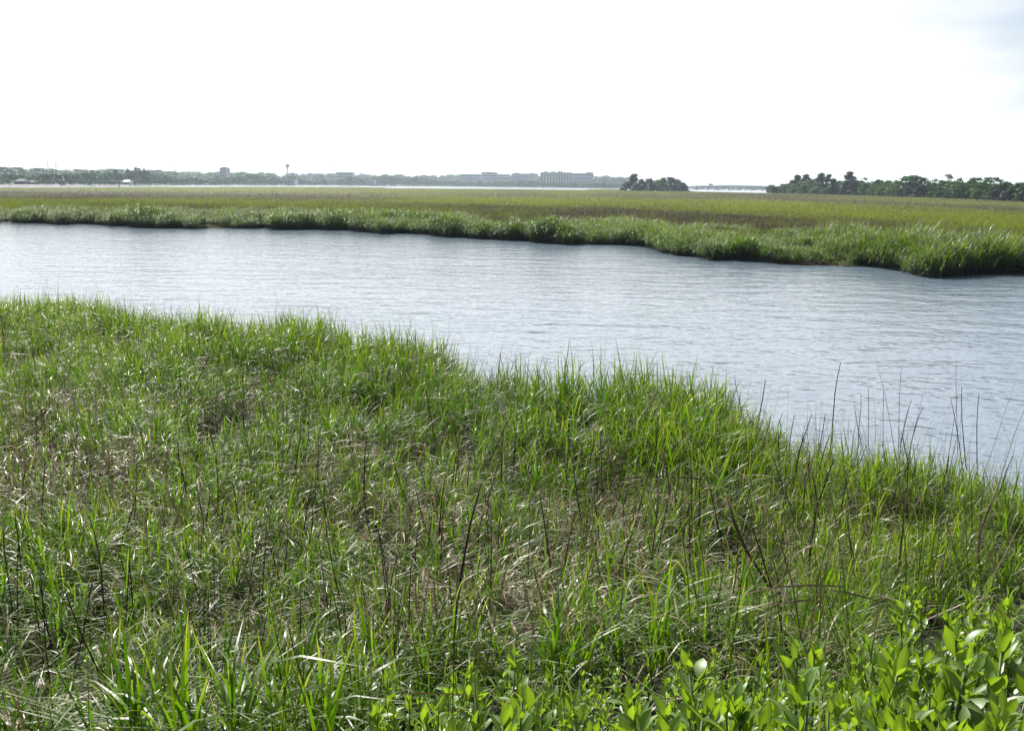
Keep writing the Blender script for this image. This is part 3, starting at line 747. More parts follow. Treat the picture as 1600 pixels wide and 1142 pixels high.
while px < 972:                         # low front row
    Y = float(shore((px - 800) / F_PX)) + 22
    H = random.uniform(5, 9.5) * Y / F_PX
    b = at(px, 290, Y)
    if not (426 < px < 470 or 492 < px < 522 or 562 < px < 584 or 18 < px < 52):
        tree('light' if random.random() < .5 else 'oak', (b.x, Y, .85), H, H * random.uniform(1.1, 1.8), 'low bushy tree at the waterline of the far river shore', 'low trees at the far waterline')
    px += random.uniform(6, 11)
# far wood behind, one mass
nn = 900
uu = rng.uniform(-.62, .115, nn); yy = shore(uu) * 1.0 + rng.uniform(500, 1500, nn)
hh = rng.uniform(.9, 1.5, nn) * 1.2
protos = [bpy.data.objects.new('wood_crown', c) for c, _ in TREES['oak'] + TREES['light']]
scatter('distant_wood', protos, np.stack([uu * yy, yy, np.full(nn, 2.5)], -1), np.stack([np.zeros(nn), np.zeros(nn), rng.uniform(0, 6.28, nn)], -1),
        np.stack([hh * 2.6, hh * 2.6, hh * np.interp(yy, [1200, 3200], [1.0, 1.9])], -1), {}, 'pale hazy wood receding behind the far river shore', 'wood')
nn = 160                                 # beyond the bridge
uu = rng.uniform(.16, .27, nn); yy = rng.uniform(1960, 2100, nn); hh = rng.uniform(.5, .8, nn)
scatter('wood_beyond_bridge', protos, np.stack([uu * yy, yy, np.full(nn, 1.5)], -1), np.stack([np.zeros(nn), np.zeros(nn), rng.uniform(0, 6.28, nn)], -1),
        np.stack([hh * 1.8, hh * 1.8, hh * .8], -1), {}, 'low hazy wood on the shore beyond the bridge', 'wood')

# ------------------------------------------------------------------ buildings
CONC = plain('pale_concrete', (0.62, 0.60, 0.58), .8, .12, .1)
TAN = plain('tan_brick', (0.56, 0.48, 0.42), .8, .12, .1)
GREYW = plain('grey_cladding', (0.46, 0.48, 0.52), .7, .12, .1)
GLASS = plain('dark_window_glass', (0.07, 0.08, 0.10), .15, .2, .1, .6)
BGLASS = plain('blue_curtain_glass', (0.16, 0.19, 0.23), .2, .15, .1, .6)
WHITE = plain('white_paint', (0.80, 0.80, 0.78), .5, .05, .3)
ROOFG = plain('grey_shingle', (0.12, 0.115, 0.115), .9, .2, .5)
REDW = plain('faded_red_paint', (0.42, 0.22, 0.19), .6, .15, .3)
STEEL = plain('galvanised_steel', (0.45, 0.45, 0.46), .5, .1, 1)
PINK = plain('pink_plastic', (0.75, 0.16, 0.38), .35, .1, 3)
TIMBER = plain('weathered_timber', (0.16, 0.13, 0.10), .85, .3, 2)

def block(name, x0, x1, top, Y, label, wall, glass, floors, bays, style='grid', depth=26, base=2.2, extras=(), group=None):
    a, b = at(x0, top, Y), at(x1, top, Y); H = a.z * .5 + b.z * .5 - base; W = b.x - a.x; cx = (a.x + b.x) / 2
    o = empty(name, (cx, Y, base - .5), label, 'building', group)
    MB().box((0, depth / 2, H / 2), (W, depth, H)).build('wall', wall, o)
    rf = MB().box((0, depth / 2, H + .25), (W + .6, depth + .6, .5)).build('roof', ROOFG, o)
    for (fx, fw, fh) in extras:
        MB().box((fx * W, depth * .5, H + .5 + fh / 2), (fw * W, depth * .5, fh)).build('plant_room', wall, rf)
    if style == 'grid':
        wm = MB().box((0, 0, 0), (W / bays * .62, .3, H / floors * .5)).mesh('window', glass)
        for i in range(bays):
            for j in range(floors):
                link('window', wm, o, (-W / 2 + W * (i + .5) / bays, -.12, H * (j + .52) / floors))
    elif style == 'stripe':
        wm = MB().box((0, 0, 0), (W / bays * .5, .3, H * .92)).mesh('window_strip', glass)
        pm = MB().box((0, 0, 0), (W / bays * .3, 1.2, H * .97)).mesh('pilaster', wall)
        for i in range(bays): link('window_strip', wm, o, (-W / 2 + W * (i + .5) / bays, -.1, H * .49))
        for i in range(bays + 1): link('pilaster', pm, o, (-W / 2 + W * i / bays, -.5, H * .485))
    elif style == 'band':
        wm = MB().box((0, 0, 0), (W * .94, .3, H / floors * .45)).mesh('window_band', glass)
        for j in range(floors): link('window_band', wm, o, (0, -.12, H * (j + .55) / floors))
    return o
block('tower_block', 343, 352.5, 262.5, 1750, 'narrow grey tower block rising alone above the far shore trees', TAN, GLASS, 9, 4, extras=[(0, .6, 1.5)])
block('warehouse', 427, 460, 279.5, float(shore((445 - 800) / F_PX)) + 24, 'long low grey warehouse on the far shore below the water tower', CONC, GLASS, 1, 6, extras=[(-.1, .25, 1.5)], base=1.4)
block('office_building', 525, 551, 269.5, 2150, 'flat-topped pale office building above the far shore trees', CONC, GLASS, 4, 7, 'band')
block('apartment_building', 565, 585, 280, float(shore((575 - 800) / F_PX)) + 24, 'pale low building with a window grid on the far shore', CONC, GLASS, 3, 7, base=1.4)
block('hospital_wing', 719, 752, 272.5, 2350, 'pale stepped hospital wing at the low end of the complex', CONC, BGLASS, 5, 12, 'band')
block('hospital_building', 752, 777, 269.6, 2380, 'tallest pale hospital building of the stepped complex', CONC, BGLASS, 6, 9, 'band', extras=[(-.05, .45, 1.2)])
block('hospital_wing', 777, 797, 272.6, 2370, 'pale hospital wing right behind a bright white roof', GREYW, BGLASS, 5, 8, 'band')
block('hospital_building', 799, 841, 271.6, 2300, 'grey hospital block with two roof plant rooms', GREYW, GLASS, 6, 14, 'grid', extras=[(-.3, .16, 2.0), (.28, .16, 1.8)])
block('striped_tower_block', 845, 894, 269.6, 2250, 'tan high-rise with tall vertical stripes on the far shore', TAN, GLASS, 9, 11, 'stripe', extras=[(-.33, .1, 2.2), (-.1, .14, 2.0), (.12, .16, 2.6)])
block('glass_building', 894, 927.5, 271.0, 2280, 'blue grey glass building adjoining the striped high-rise', GREYW, BGLASS, 4, 8, 'band', extras=[(.32, .32, 2.5)])
block('low_office_building', 928, 964, 277.5, 2320, 'long low hazy building beside the glass building', GREYW, BGLASS, 3, 12, 'band', extras=[(-.35, .2, 2.0)])
o = block('white_roofed_hall', 781, 795, 279.3, 2180, 'low hall with bright white roof before the hospital', CONC, GLASS, 1, 4)
MB().box((0, 0, 0), (20.5, 20, .9)).build('white_roof', WHITE, o, (0, 9.5, 11.5))
def house(px0, px1, ytop, Y, label, wall, roofm, base=.9):
    a, b = at(px0, ytop, Y), at(px1, ytop, Y); W = b.x - a.x; H = a.z - base; cx = (a.x + b.x) / 2; D = 9
    o = empty('house', (cx, Y, base), label, 'house'); e = H * .55
    MB().box((0, D / 2, e / 2), (W * .92, D, e)).build('wall', wall, o)
    rf = MB(); rf.v = [(-W / 2, -.6, e), (W / 2, -.6, e), (W / 2, D + .6, e), (-W / 2, D + .6, e), (-W * .3, D / 2, H), (W * .3, D / 2, H)]
    rf.f = [(0, 1, 5, 4), (2, 3, 4, 5), (1, 2, 5), (3, 0, 4), (3, 2, 1, 0)]
    rf.build('roof', roofm, o)
    wm = MB().box((0, 0, 0), (1.3, .2, e * .45)).mesh('window', GLASS)
    for i in range(4): link('window', wm, o, (W * (-.33 + .22 * i), -.06, e * .5))
    return o
house(22, 38, 279.5, 668, 'grey-roofed house among the far shore trees', TIMBER, ROOFG)
house(40, 51, 282, 690, 'smaller low grey house beside the grey-roofed house', TIMBER, ROOFG)
house(190, 202, 281, 885, 'pale-roofed house behind the shore pavilion', CONC, GREYW)
hs = at(1535, 293, 330); house(1528, 1541, 292.2, 352, 'white-roofed house half hidden in the wood at the marsh edge', GREYW, WHITE, .6)
pv = at(182, 282.4, 850)
o = empty('shore_pavilion', (pv.x, 850, 1.0), 'flat-roofed open shelter at the far waterline', 'shelter')
MB().box((0, 0, pv.z - 1.0), (10, 5, .35)).build('roof', WHITE, o)
for i in (-4.4, 4.4):
    for j in (-2, 2): MB().box((i, j, (pv.z - 1.0) / 2), (.25, .25, pv.z - 1.0)).build('post', TIMBER, o)
# parked white vans by the shore
for px in (503, 511, 517):
    Y = float(shore((px - 800) / F_PX)) + 19; p = at(px, 287, Y)
    o = empty('parked_van', (p.x, Y, 1.0), 'white van parked along the far river shore', 'van', 'vans parked on the far shore')
    MB().box((0, 0, 1.35), (5.2, 2, 1.9)).box((2.9, 0, .9), (1.0, 1.9, 1.0)).build('body', WHITE, o)
    MB().box((2.0, 0, 1.75), (1.3, 2.04, .7)).build('windscreen', GLASS, o)
    for i in (-1.6, 2.1):
        for j in (-.95, .95):
            mb = MB().tube([(i, j - .12, .38), (i, j + .12, .38)], [.38, .38], 10); mb.build('wheel', ROOFG, o)
# small open boats pulled up at the far water's edge
for px in (98, 140):
    Y = float(shore((px - 800) / F_PX)) + 2; p = at(px, 288, Y)
    o = empty('skiff', (p.x, Y, 0.1), 'small white skiff drawn up on the far shore', 'boat', 'skiffs on the far shore')
    mb = MB(); mb.v = [(-2.2, -.8, .9), (1.6, -.8, .9), (2.6, 0, 1.1), (1.6, .8, .9), (-2.2, .8, .9), (-2, -.5, 0), (1.4, -.5, 0), (2.1, 0, .2), (1.4, .5, 0), (-2, .5, 0)]
    mb.f = [(5, 6, 1, 0), (6, 7, 2, 1), (7, 8, 3, 2), (8, 9, 4, 3), (9, 5, 0, 4), (9, 8, 7, 6, 5)]; mb.build('hull', WHITE, o)
    MB().box((-.4, 0, .7), (.3, 1.3, .06)).build('thwart', TIMBER, o)
# water tower
p = at(449, 256.5, 2000); base = 2.5; H = p.z - base
o = empty('water_tower', (p.x, 2000, base), 'faded red ball water tower on a slender stem', 'water tower')
tr = 4.2
MB().lathe([(2.4, 0), (1.1, 3), (.95, H - 2.2 * tr), (1.6, H - 1.6 * tr)], 14).build('stem', STEEL, o, smooth=True)
MB().lathe([(1.2, H - 1.7 * tr)] + [(tr * math.sin(q) * (1.0 if q < 1.57 else .93), H - tr * .8 - tr * .85 * math.cos(math.pi - q)) for q in np.linspace(math.pi, .02, 12)][::-1][::-1], 18).build('tank', REDW, o, smooth=True)
# lattice masts
def mast(px, top, Y, label, red=True, wb=5.0, wt=1.2):
    p = at(px, top, Y); base = 2.5; H = p.z - base
    o = empty('lattice_mast', (p.x, Y, base), label, 'mast', 'lattice masts behind the far shore'); n = 10
    for i in range(n):
        z0, z1 = H * i / n, H * (i + 1) / n; w0, w1 = wb + (wt - wb) * i / n, wb + (wt - wb) * (i + 1) / n
        mb = MB()
        for sx in (-1, 1):
            for sy in (-1, 1): mb.tube([(sx * w0 / 2, sy * w0 / 2, z0), (sx * w1 / 2, sy * w1 / 2, z1)], [.22, .22], 4)
        for sy in (-1, 1):
            mb.tube([(-w0 / 2, sy * w0 / 2, z0), (w1 / 2, sy * w1 / 2, z1)], [.13, .13], 4); mb.tube([(w0 / 2, sy * w0 / 2, z0), (-w1 / 2, sy * w1 / 2, z1)], [.13, .13], 4)
            mb.tube([(-w1 / 2, sy * w1 / 2, z1 - .05), (w1 / 2, sy * w1 / 2, z1 - .05)], [.14, .14], 4)
        mb.build('section', REDW if (i % 2 and red) else STEEL, o)
    MB().box((0, 0, H + .4), (wt * 2.4, .6, .8)).build('head_frame', REDW if red else STEEL, o)
mast(74.5, 253.5, 2300, 'red and white lattice mast, the one of the pair farther from the tall pines')
mast(87, 253.5, 2300, 'red and white lattice mast, the one of the pair nearer the tall pines')
mast(273.5, 261.5, 2300, 'thin grey lattice mast above the low wood', False, 2.6, .8)
for px, top in ((522.5, 262), (547.5, 263), (564.5, 264)): mast(px, top, 2500, 'thin grey mast beside the flat-topped office building', False, 2.0, .7)
# channel markers
for px, y1, Y, lab in ((185.5, 283.0, 560, 'dark timber pile standing in the river off the pavilion'), (711, 289.0, 1500, 'dark timber pile standing in the river off the hospital')):
    p = at(px, y1, Y); o = empty('channel_marker', (p.x, Y, -.3), lab, 'marker')
    MB().tube([(0, 0, 0), (0, 0, p.z + .2)], [.28, .24], 8).build('pile', TIMBER, o)
    MB().box((0, -.28, p.z - .5), (.9, .08, .9)).build('board', REDW, o)
# road bridge and marina
YB = 1500
bx = empty('road_bridge', (at(1140, 297, YB).x, YB, -.5), 'long low concrete road bridge crossing the river', 'bridge')
x0 = bx.location.x; prof = [(1040, 296.0), (1065, 293.4), (1080, 291.9), (1100, 290.8), (1120, 290.2), (1140, 290.1), (1165, 290.5), (1195, 291.4), (1230, 292.6), (1270, 294.4)]
dk, rl = MB(), MB()
for (a, ya), (b, yb) in zip(prof, prof[1:]):
    pa, pb = at(a, ya, YB), at(b, yb, YB)
    for m_, th, dz, dy in ((dk, 1.3, 0, 5.0), (rl, .5, .95, .15)):
        bq = len(m_.v)
        for q in (pa, pb):
            for sy in (-dy, dy):
                if m_ is rl and sy > 0: sy = -4.7
                if m_ is rl and sy == -.15: sy = -5.0
                for sz in (-th, 0): m_.v.append((q.x - x0, sy, q.z + .5 + sz + dz))
        m_.f += [tuple(bq + i for i in f) for f in ((0, 4, 5, 1), (2, 3, 7, 6), (1, 5, 7, 3), (0, 2, 6, 4))]
dk.build('deck', CONC, bx); rl.build('parapet', WHITE, bx)
for px in (1072, 1089, 1106, 1123, 1139, 1156, 1175, 1192, 1212, 1235):
    yy = np.interp(px, [a for a, _ in prof], [b for _, b in prof]); p = at(px, float(yy), YB)
    mb = MB(); hgt = p.z - .9
    for sy in (-3, 3): mb.box((p.x - x0, sy, hgt / 2), (1.4, 1.4, hgt))
    mb.box((p.x - x0, 0, hgt - .3), (1.8, 9, .9)); mb.build('pier', CONC, bx)
p = at(1111, 287.4, YB)
o = empty('lorry', (p.x, YB, at(1111, 290.45, YB).z), 'small dark lorry crossing the bridge', 'lorry')
MB().box((-.6, 0, 1.75), (4.2, 2.3, 2.2)).build('box_body', ROOFG, o); MB().box((2.3, 0, 1.3), (1.5, 2.2, 1.7)).build('cab', REDW, o)
for i in (-1.8, 2.2):
    for j in (-1, 1): MB().tube([(i, j - .15, .45), (i, j + .15, .45)], [.45, .45], 10).build('wheel', ROOFG, o)
dkx = at(1140, 296, 1750)
o = empty('marina_pier', (dkx.x, 1750, -.3), 'long low timber pier behind the moored boats under the bridge', 'pier')
MB().box((0, 0, 1.9), (230, 4, .5)).build('walkway', TIMBER, o)
for i in range(24): MB().box((-112 + i * 9.7, 0, .8), (.7, 2.6, 1.9)).build('pile', TIMBER, o)
for i, px in enumerate((1086, 1094, 1105, 1118, 1127, 1139, 1144, 1152, 1164, 1178)):
    Y = 1650 + 25 * (i % 3); p = at(px, 297, Y); s_ = random.uniform(.9, 1.4)
    o = empty('moored_boat', (p.x, Y, 0), 'white cabin boat moored beyond the bridge', 'boat', 'boats moored at the marina'); o.scale = (s_, s_, s_)
    mb = MB(); mb.v = [(-4, -1.5, 1.4), (2.5, -1.5, 1.5), (4.6, 0, 1.8), (2.5, 1.5, 1.5), (-4, 1.5, 1.4), (-3.8, -1.1, -.3), (2.2, -1, -.3), (3.6, 0, -.2), (2.2, 1, -.3), (-3.8, 1.1, -.3)]
    mb.f = [(5, 6, 1, 0), (6, 7, 2, 1), (7, 8, 3, 2), (8, 9, 4, 3), (9, 5, 0, 4), (0, 1, 2, 3, 4), (9, 8, 7, 6, 5)]; mb.build('hull', WHITE, o)
    c = MB().box((-.3, 0, 2.2), (3.4, 2.1, 1.5)).build('cabin', WHITE, o)
    MB().box((-.3, -1.06, 2.4), (2.8, .06, .6)).build('window', GLASS, c)

# pink litter caught on the far bank
p = on(1583, 424.5, 0.05)
o = empty('plastic_litter', p + Vector((0, .25, 0)), 'scrap of pink plastic washed up under the far bank grass', 'litter')
mb = MB(); r_ = random.Random(3); nx = 7
mb.v = [(-.25 + .5 * i / nx, -.12 + .3 * j / 4, .05 + .10 * r_.random() + .07 * math.sin(i * 1.3 + j)) for j in range(5) for i in range(nx + 1)]
mb.f = [(j * (nx + 1) + i, j * (nx + 1) + i + 1, (j + 1) * (nx + 1) + i + 1, (j + 1) * (nx + 1) + i) for j in range(4) for i in range(nx)]
mb.build('sheet', PINK, o, smooth=True)
MB().tube([(-.38, -.1, .06), (.0, -.12, .1), (.4, -.06, .07)], [.02, .022, .015], 6).build('strap', WHITE, o)

# ------------------------------------------------------------------ leafy plants on the near bank
def leafy_mat(name, c1, c2, spec=.5):
    c1, c2 = [tuple(v * 0.76 for v in c_) for c_ in (c1, c2)]
    m, n, l = new_mat(name)
    oi = n.new('ShaderNodeObjectInfo'); tc = n.new('ShaderNodeTexCoord')
    t = n.new('ShaderNodeTexNoise'); t.inputs['Scale'].default_value = 5; l.new(tc.outputs['Object'], t.inputs['Vector'])
    f = math_(n, l, 'ADD', math_(n, l, 'MULTIPLY', oi.outputs['Random'], .7), math_(n, l, 'MULTIPLY', math_(n, l, 'SUBTRACT', t.outputs['Fac'], .35), .5))
    c = mixc_(n, l, f, c1, c2)
    sp = n.new('ShaderNodeTexNoise'); sp.inputs['Scale'].default_value = 11; l.new(tc.outputs['Object'], sp.inputs['Vector'])
    l.new(oi.outputs['Random'], sp.inputs['W']) if 'W' in sp.inputs and sp.noise_dimensions == '4D' else None
    c = mixc_(n, l, math_(n, l, 'MULTIPLY', math_(n, l, 'GREATER_THAN', sp.outputs['Fac'], .68), .7), c, (0.16, 0.11, 0.04))
    vein = attr(n, 'vein'); c = mixc_(n, l, math_(n, l, 'MULTIPLY', vein, .35), c, (0.22, 0.30, 0.08))
    g = n.new('ShaderNodeVectorMath'); g.operation = 'MULTIPLY'; l.new(c, g.inputs[0]); g.inputs[1].default_value = (2.25, 2.0, .5)
    leaf_shader(m, n, l, c, g.outputs[0], .42, .42, spec)
    return m
LEAF = leafy_mat('bank_plant_leaf', (0.062, 0.170, 0.018), (0.130, 0.240, 0.026))
YOUNG = leafy_mat('young_bank_plant_leaf', (0.095, 0.215, 0.024), (0.135, 0.255, 0.030))
STEMM = plain('green_plant_stem', (0.10, 0.13, 0.045), .6, .3, 20)
YELLOW = leafy_mat('withered_leaf', (0.42, 0.27, 0.04), (0.34, 0.16, 0.04))
def leaf_mesh(name, mat, w, bend, fold, seed):
    r = random.Random(seed); V, Fc, vein = [], [], []; rows = 7
    for i in range(rows + 1):
        t = i / rows
        wd = w * (0.14 * (1 - t) + math.sin(math.pi * min(1, t ** 1.2)) ** 1.1 * (1.08 - .1 * t)) * .5 if i < rows else 0.004
        a = bend * t; y = math.sin(a) / bend if abs(bend) > .01 else t
        z = -(1 - math.cos(a)) / bend if abs(bend) > .01 else 0
        tooth = (1 + .10 * (i % 2) + r.uniform(-.06, .06))
        for k in (-1, 0, 1):
            V.append((k * wd * tooth, y, z + abs(k) * wd * fold)); vein.append(1.0 if k == 0 else 0.0)
    for i in range(rows):
        for k in (0, 1): q = i * 3 + k; Fc.append((q, q + 1, q + 4, q + 3))
    return mesh_np(name, V, Fc, mat, True, {'vein': vein})
LM = [leaf_mesh('leaf', LEAF, random.uniform(.26, .38), random.uniform(-.2, 1.0), random.uniform(.15, .55), i) for i in range(14)]
YM = [leaf_mesh('leaf', YOUNG, random.uniform(.26, .33), random.uniform(-.5, .3), random.uniform(.3, .6), 20 + i) for i in range(4)]
WM = [leaf_mesh('leaf', YELLOW, .3, random.uniform(.6, 1.4), .6, 40 + i) for i in range(2)]
stem_meshes = []
for i in range(4):
    r = random.Random(i); stem_meshes.append(MB().tube([(0, 0, 0), (r.uniform(-.012, .012), r.uniform(-.012, .012), .4), (r.uniform(-.008, .008), r.uniform(-.008, .008), .75), (0, 0, 1)], [.0050, .0044, .0036, .0022], 6).mesh('stem', STEMM, True))
def leafy_plant(base, H, leaf, pairs, label, group, lean=.15, bush=False):
    o = empty('leafy_plant', base, label, 'plant', group)
    o.rotation_euler = (random.gauss(0, lean), random.gauss(0, lean), random.uniform(0, 6.28))
    st = link('stem', random.choice(stem_meshes), o); st.scale = (leaf / .09, leaf / .09, H)
    for i in range(pairs):
        t = i / max(1, pairs - 1)
        z = H * (1.0 - .02) - (1 - t) ** 1.0 * min(H * .85, leaf * pairs * .40)
        for sgn in (0, 1):
            a = (i % 2) * 1.571 + sgn * math.pi + random.uniform(-.3, .3)
            e = R(22 + 48 * t + random.uniform(-14, 14))
            young = t > .80
            me = random.choice(YM if young else (WM if t < .3 and random.random() < .04 else LM))
            lf = link('leaf', me, o, (0, 0, z))
            sc = leaf * (.95 - .38 * max(0, t - .65) / .35 + random.uniform(-.15, .12))
            if t < .3: sc *= .85
            lf.rotation_euler = Euler((e, random.uniform(-.3, .3), a), 'XYZ'); lf.scale = (sc, sc, sc)
        if bush and 0 < i < pairs - 1 and random.random() < .8:       # short side shoot
            a = random.uniform(0, 6.28)
            for q in range(3):
                lf = link('leaf', random.choice(LM + YM), o, (.018 * math.cos(a), .018 * math.sin(a), z + .025))
                lf.rotation_euler = Euler((R(random.uniform(40, 80)), 0, a + q * 2.1), 'XYZ'); sc = leaf * random.uniform(.5, .75); lf.scale = (sc, sc, sc)
    return o
def place_top(px, py, h):                 # where a plant of height h must stand for its top to reach this sight line
    d = ray(px, py); t = 1.2
    while t < 40:
        p = Vector((0, 0, CAM_Z)) + d * t
        if p.z - float(ground_z(p.x, p.y)) < h: return p
        t += .02 if t < 9 else .06
    return None
big = [(930, 1066), (968, 1078), (1003, 1056), (1036, 1078), (948, 1112), (1090, 1112), (905, 1092), (570, 1112), (582, 1088), (606, 1062), (632, 1058), (656, 1052), (682, 1048), (702, 1052), (640, 1090), (665, 1082), (1462, 1010), (1500, 985), (1535, 1000), (1570, 970), (1592, 1010), (1480, 1060), (1545, 1070), (1585, 1090), (1505, 1110), (612, 1074), (598, 1100), (645, 1072), (628, 1112), (690, 1065), (672, 1105), (705, 1085), (735, 1024), (752, 1045), (782, 1012), (770, 1050), (815, 1022), (828, 1062), (748, 1082), (796, 1085), (716, 1118), (842, 1100), (880, 1040), (872, 1085),
       (1078, 1042), (1128, 1052), (1110, 1085), (1162, 1040), (1060, 1105), (1150, 1108), (1205, 1058), (1222, 1085), (1262, 1012), (1282, 1010), (1250, 1060), (1240, 1110), (1310, 1030), (1298, 1075), (1340, 1002), (1382, 990), (1395, 1010), (1362, 1050), (1335, 1095), (1385, 1085), (1420, 1065), (1440, 1105), (1290, 1122), (1190, 1125), (1010, 1112), (660, 1135), (590, 1130), (1375, 1130), (770, 1125)]
for px, py in big:
    h = random.uniform(.55, .70); npair = random.randint(7, 9)
    p = place_top(px, py, h)
    if p is None: continue
    gz = float(ground_z(p.x, p.y))
    leafy_plant((p.x, p.y, gz - .02), p.z - gz - .02, random.uniform(.075, .112), npair, 'bright green bank plant with large upright toothed leaves, ' + ('beside the straw' if px < 900 else 'among the small-leaved plants') + {7: ', rather sparse', 8: '', 9: ', thickly leaved'}[npair], 'large-leaved plants on the near bank', .10, True)
cnt = 0
tries = 0
while cnt < 226 and tries < 9000:
    tries += 1
    px = random.uniform(840, 1300) if random.random() < .66 else random.uniform(1300, 1640); py = random.uniform(890, 1165)
    line = np.interp(px, [840, 900, 960, 1060, 1240, 1330, 1400, 1470, 1600, 1640], [1090, 1020, 985, 1000, 1010, 1000, 900, 866, 862, 860])
    if py < line + random.uniform(0, 18): continue
    if 1240 < px < 1400 and random.random() < .6: continue
    p = place_top(px, py, random.uniform(.38, .56) if px < 1380 else random.uniform(.45, .70))
    if p is None or p.y > 6: continue
    gz = float(ground_z(p.x, p.y)); cnt += 1
    big_ = px > 1380
    leafy_plant((p.x, p.y, gz - .02), p.z - gz - .03, random.uniform(.055, .085) if big_ else random.uniform(.048, .068), 8, ('low bushy bank plant with slender mid green leaves' if big_ else 'low bushy bank plant with many small green leaves') + (' along the edge of the marsh grass' if py < line + 45 else ' deep in the leafy patch'),
                'slender-leaved plants on the near bank' if big_ else 'small-leaved plants on the near bank', .2, True)
print('small plants', cnt, tries)

# ------------------------------------------------------------------ dead stalks that stand out one by one
STALK = plain('dark_dead_stalk', (0.045, 0.032, 0.026), .8, .6, 25, .15)
STALK2 = plain('pale_dead_stalk', (0.13, 0.09, 0.07), .8, .5, 25, .15)
stalks = []
for i in range(10):
    r = random.Random(70 + i); pts = [Vector((0, 0, 0))]; a = r.uniform(-.1, .1); az = r.uniform(0, 6.28)
    for k in range(6):
        a += r.uniform(-.08, .13); pts.append(pts[-1] + Vector((math.cos(az) * math.sin(a), math.sin(az) * math.sin(a), math.cos(a))) / 6)
    rr = [.0040, .0039, .0037, .0034, .0031, .0028, .0022]
    if i % 3 == 0: pts.append(pts[-1] + Vector((.10 * math.cos(az), .10 * math.sin(az), r.uniform(-.08, .04)))); rr.append(.0016)
    mb = MB().tube(pts, rr, 6)
    for k in (1, 2, 3, 4): mb.tube([pts[k] - Vector((0, 0, .006)), pts[k] + Vector((0, 0, .006))], [rr[k] * 1.35] * 2, 6)
    dl = Tuft(900 + i); dl.blade(pts[3], az + 2, .9, r.uniform(-1.2, -.3), .30, .011, 6, lr=.9, twist=1.5); dl.blade(pts[4], az - 1.2, 1.1, r.uniform(-.9, .4), .24, .009, 6, lr=.3, twist=1.5)
    stalks.append((mb.mesh('stalk', STALK if i % 4 else STALK2, True), mesh_np('dry_leaf', dl.v[:14], dl.f[:6], DRY, True, {'lr': dl.lr[:14], 'stem': dl.st[:14]}),
                   mesh_np('dry_leaf', dl.v[14:], [tuple(j - 14 for j in f) for f in dl.f[6:]], DRY, True, {'lr': dl.lr[14:], 'stem': dl.st[14:]})))
def stalk(base, H, lean, az, label, group, thick=1.0, leaves=2):
    o = empty('dead_stalk', base, label, 'stalk', group)
    o.rotation_euler = Euler((0, lean, az), 'XYZ')
    a, b, c = random.choice(stalks)
    s1 = link('stalk', a, o); s1.scale = (thick, thick, H)
    for q in (b, c)[:leaves]:
        l1 = link('dry_leaf', q, o); l1.scale = (1, 1, H)
def random_lean(L_px): return random.gauss(0, .2) * L_px
def stalk_px(px, top, bot, thick, lean_px, label, group, leaves=1):
    """a stalk whose visible foot and head lie on these sight lines"""
    p = place_top(px, bot, .45)
    if p is None or p.y > 32: return
    gz = float(ground_z(p.x, p.y)); d = at(px + lean_px, top, p.y)
    v = d - Vector((p.x, p.y, gz)); 
    if label is None:
        label = ('leaning' if abs(lean_px) > .22 * (bot - top) else 'upright') + ' dead brown stalk ' + ['without leaves', 'with one dry leaf', 'with two dry leaves'][leaves] + (' in the tall creekside grass' if p.y > 8 else ' in the near bank grass')
    stalk((p.x, p.y, max(gz, -.2) - .03), v.length, math.atan2(math.hypot(v.x, v.y), v.z), math.atan2(v.y, v.x), label, group, thick, leaves)
gE, LE = 'dead stalks at the water edge', 'bare dark dead stalk standing against the creek at the bank edge'
for a in [(1186, 592, 690, 1.5, -6), (1300, 598, 695, 1.6, -3), (1172, 605, 670, 1.2, -4), (1248, 642, 740, 1.4, 6), (1281, 645, 720, 1.2, -4), (1272, 662, 740, 1.4, 0), (1344, 690, 745, 1.3, -3), (1425, 665, 730, 1.3, -2),
          (1410, 655, 740, 1.2, -4), (1405, 690, 750, 1.2, 2), (1452, 706, 770, 1.5, 2), (1444, 672, 760, 1.1, -8), (1515, 640, 740, 1.2, -26), (1512, 655, 745, 1.1, -8), (1530, 650, 750, 1.2, -14), (1395, 700, 780, 1.3, 4), (1230, 640, 720, 1.1, -4), (1215, 640, 700, 1.1, -8),
          (1340, 645, 720, 1.0, -10), (1360, 655, 730, 1.0, -8), (1565, 705, 790, 1.2, -6), (1320, 665, 730, 1.1, 6), (775, 540, 600, 1.6, -1), (160, 470, 520, 1.6, -2), (312, 515, 570, 1.5, 2), (1365, 640, 730, .9, -18), (1385, 625, 735, .8, -14), (1405, 600, 720, .7, -8), (1500, 590, 720, .7, -18)]:
    stalk_px(a[0], a[1], a[2], a[3] * 1.35, a[4], LE, gE, 0)
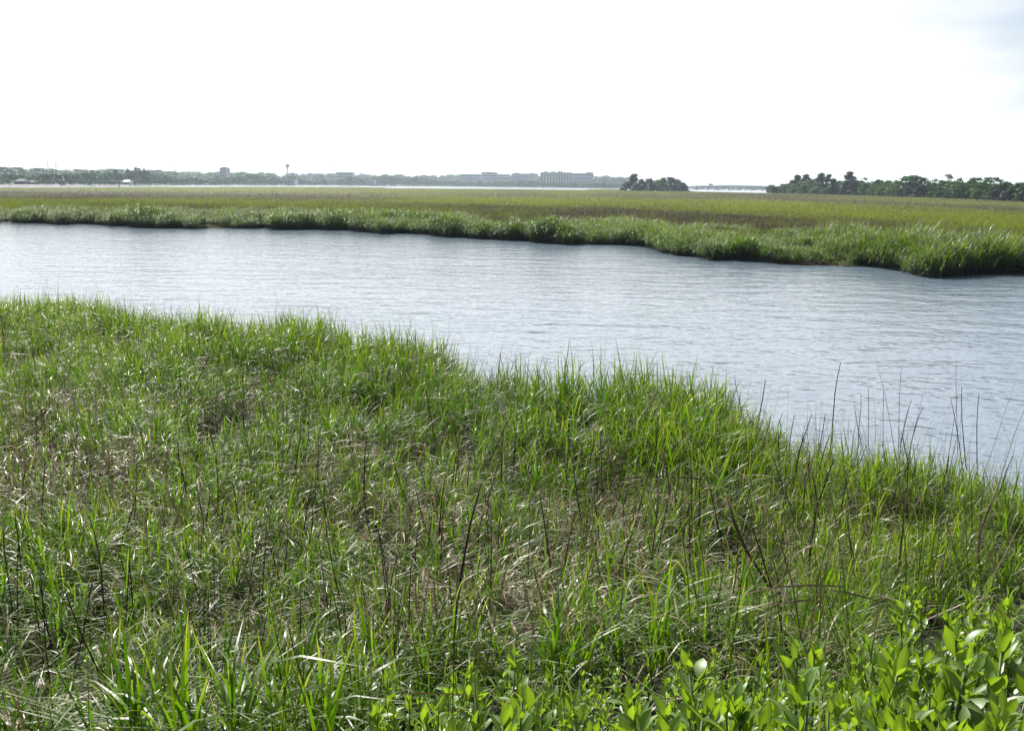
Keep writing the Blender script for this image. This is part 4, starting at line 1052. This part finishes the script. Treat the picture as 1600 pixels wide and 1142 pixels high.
stalk_px(1262, 720, 900, 3.4, -16, 'thick dark broken stalk leaning at the bank edge by the creek', None)
stalk_px(1545, 745, 870, 2.6, -10, 'curved dark stalk beside the creek with pale green foot', None)
stalk_px(717, 740, 1010, 2.0, -4, 'tall straight dark stalk rising through the thatch behind the leafy plants', None)
gM, LM_ = 'dead stalks through the near grass', 'dead brown grass stalk standing in the near bank grass'
for i in range(250):
    for _ in range(30):
        px, py = random.uniform(5, 1590), 500 + 620 * random.random() ** .8
        sil = np.interp(px, *zip(*near_sil)); line = np.interp(px, [520, 720, 900, 1240, 1400, 1600], [1300, 1000, 970, 970, 930, 880])
        if py > sil + 60 and py < line: break
    else: continue
    L_px = np.interp(py, [500, 700, 1100], [30, 60, 150]) * random.uniform(.5, 1.35)
    stalk_px(px, py - L_px, py, random.uniform(.8, 1.4) * np.interp(py, [500, 1000], [1.9, 1.0]), random_lean(L_px), None, gM, random.choice([0, 1, 2]))
gF, LF = 'dead stems fallen in the near grass', 'long pale dead stem lying slantwise across the near bank grass'
for i in range(52):
    px, py = random.uniform(20, 1590), random.uniform(640, 930)
    sil = np.interp(px, *zip(*near_sil))
    if py < sil + 60: continue
    p = place_top(px, py, .55)
    if p is None: continue
    stalk((p.x, p.y, p.z - .25), random.uniform(.3, .7), R(random.uniform(50, 84)), random.choice([0, math.pi]) + random.gauss(0, .5), LF, gF, random.uniform(.6, 1.1), 0)

# ------------------------------------------------------------------ air
hm = bpy.data.materials.new('haze'); hm.use_nodes = True; n, l = hm.node_tree.nodes, hm.node_tree.links; n.clear()
ho = n.new('ShaderNodeOutputMaterial'); pv_ = n.new('ShaderNodeVolumePrincipled')
pv_.inputs['Color'].default_value = (0.70, 0.84, 1.0, 1); pv_.inputs['Density'].default_value = 0.00014; pv_.inputs['Anisotropy'].default_value = 0.2
l.new(pv_.outputs[0], ho.inputs['Volume'])
tag(MB().box((0, 2980, 30), (12100, 6160, 64)).build('haze', hm), 'pale even haze over the marsh and river', 'haze', kind='stuff')
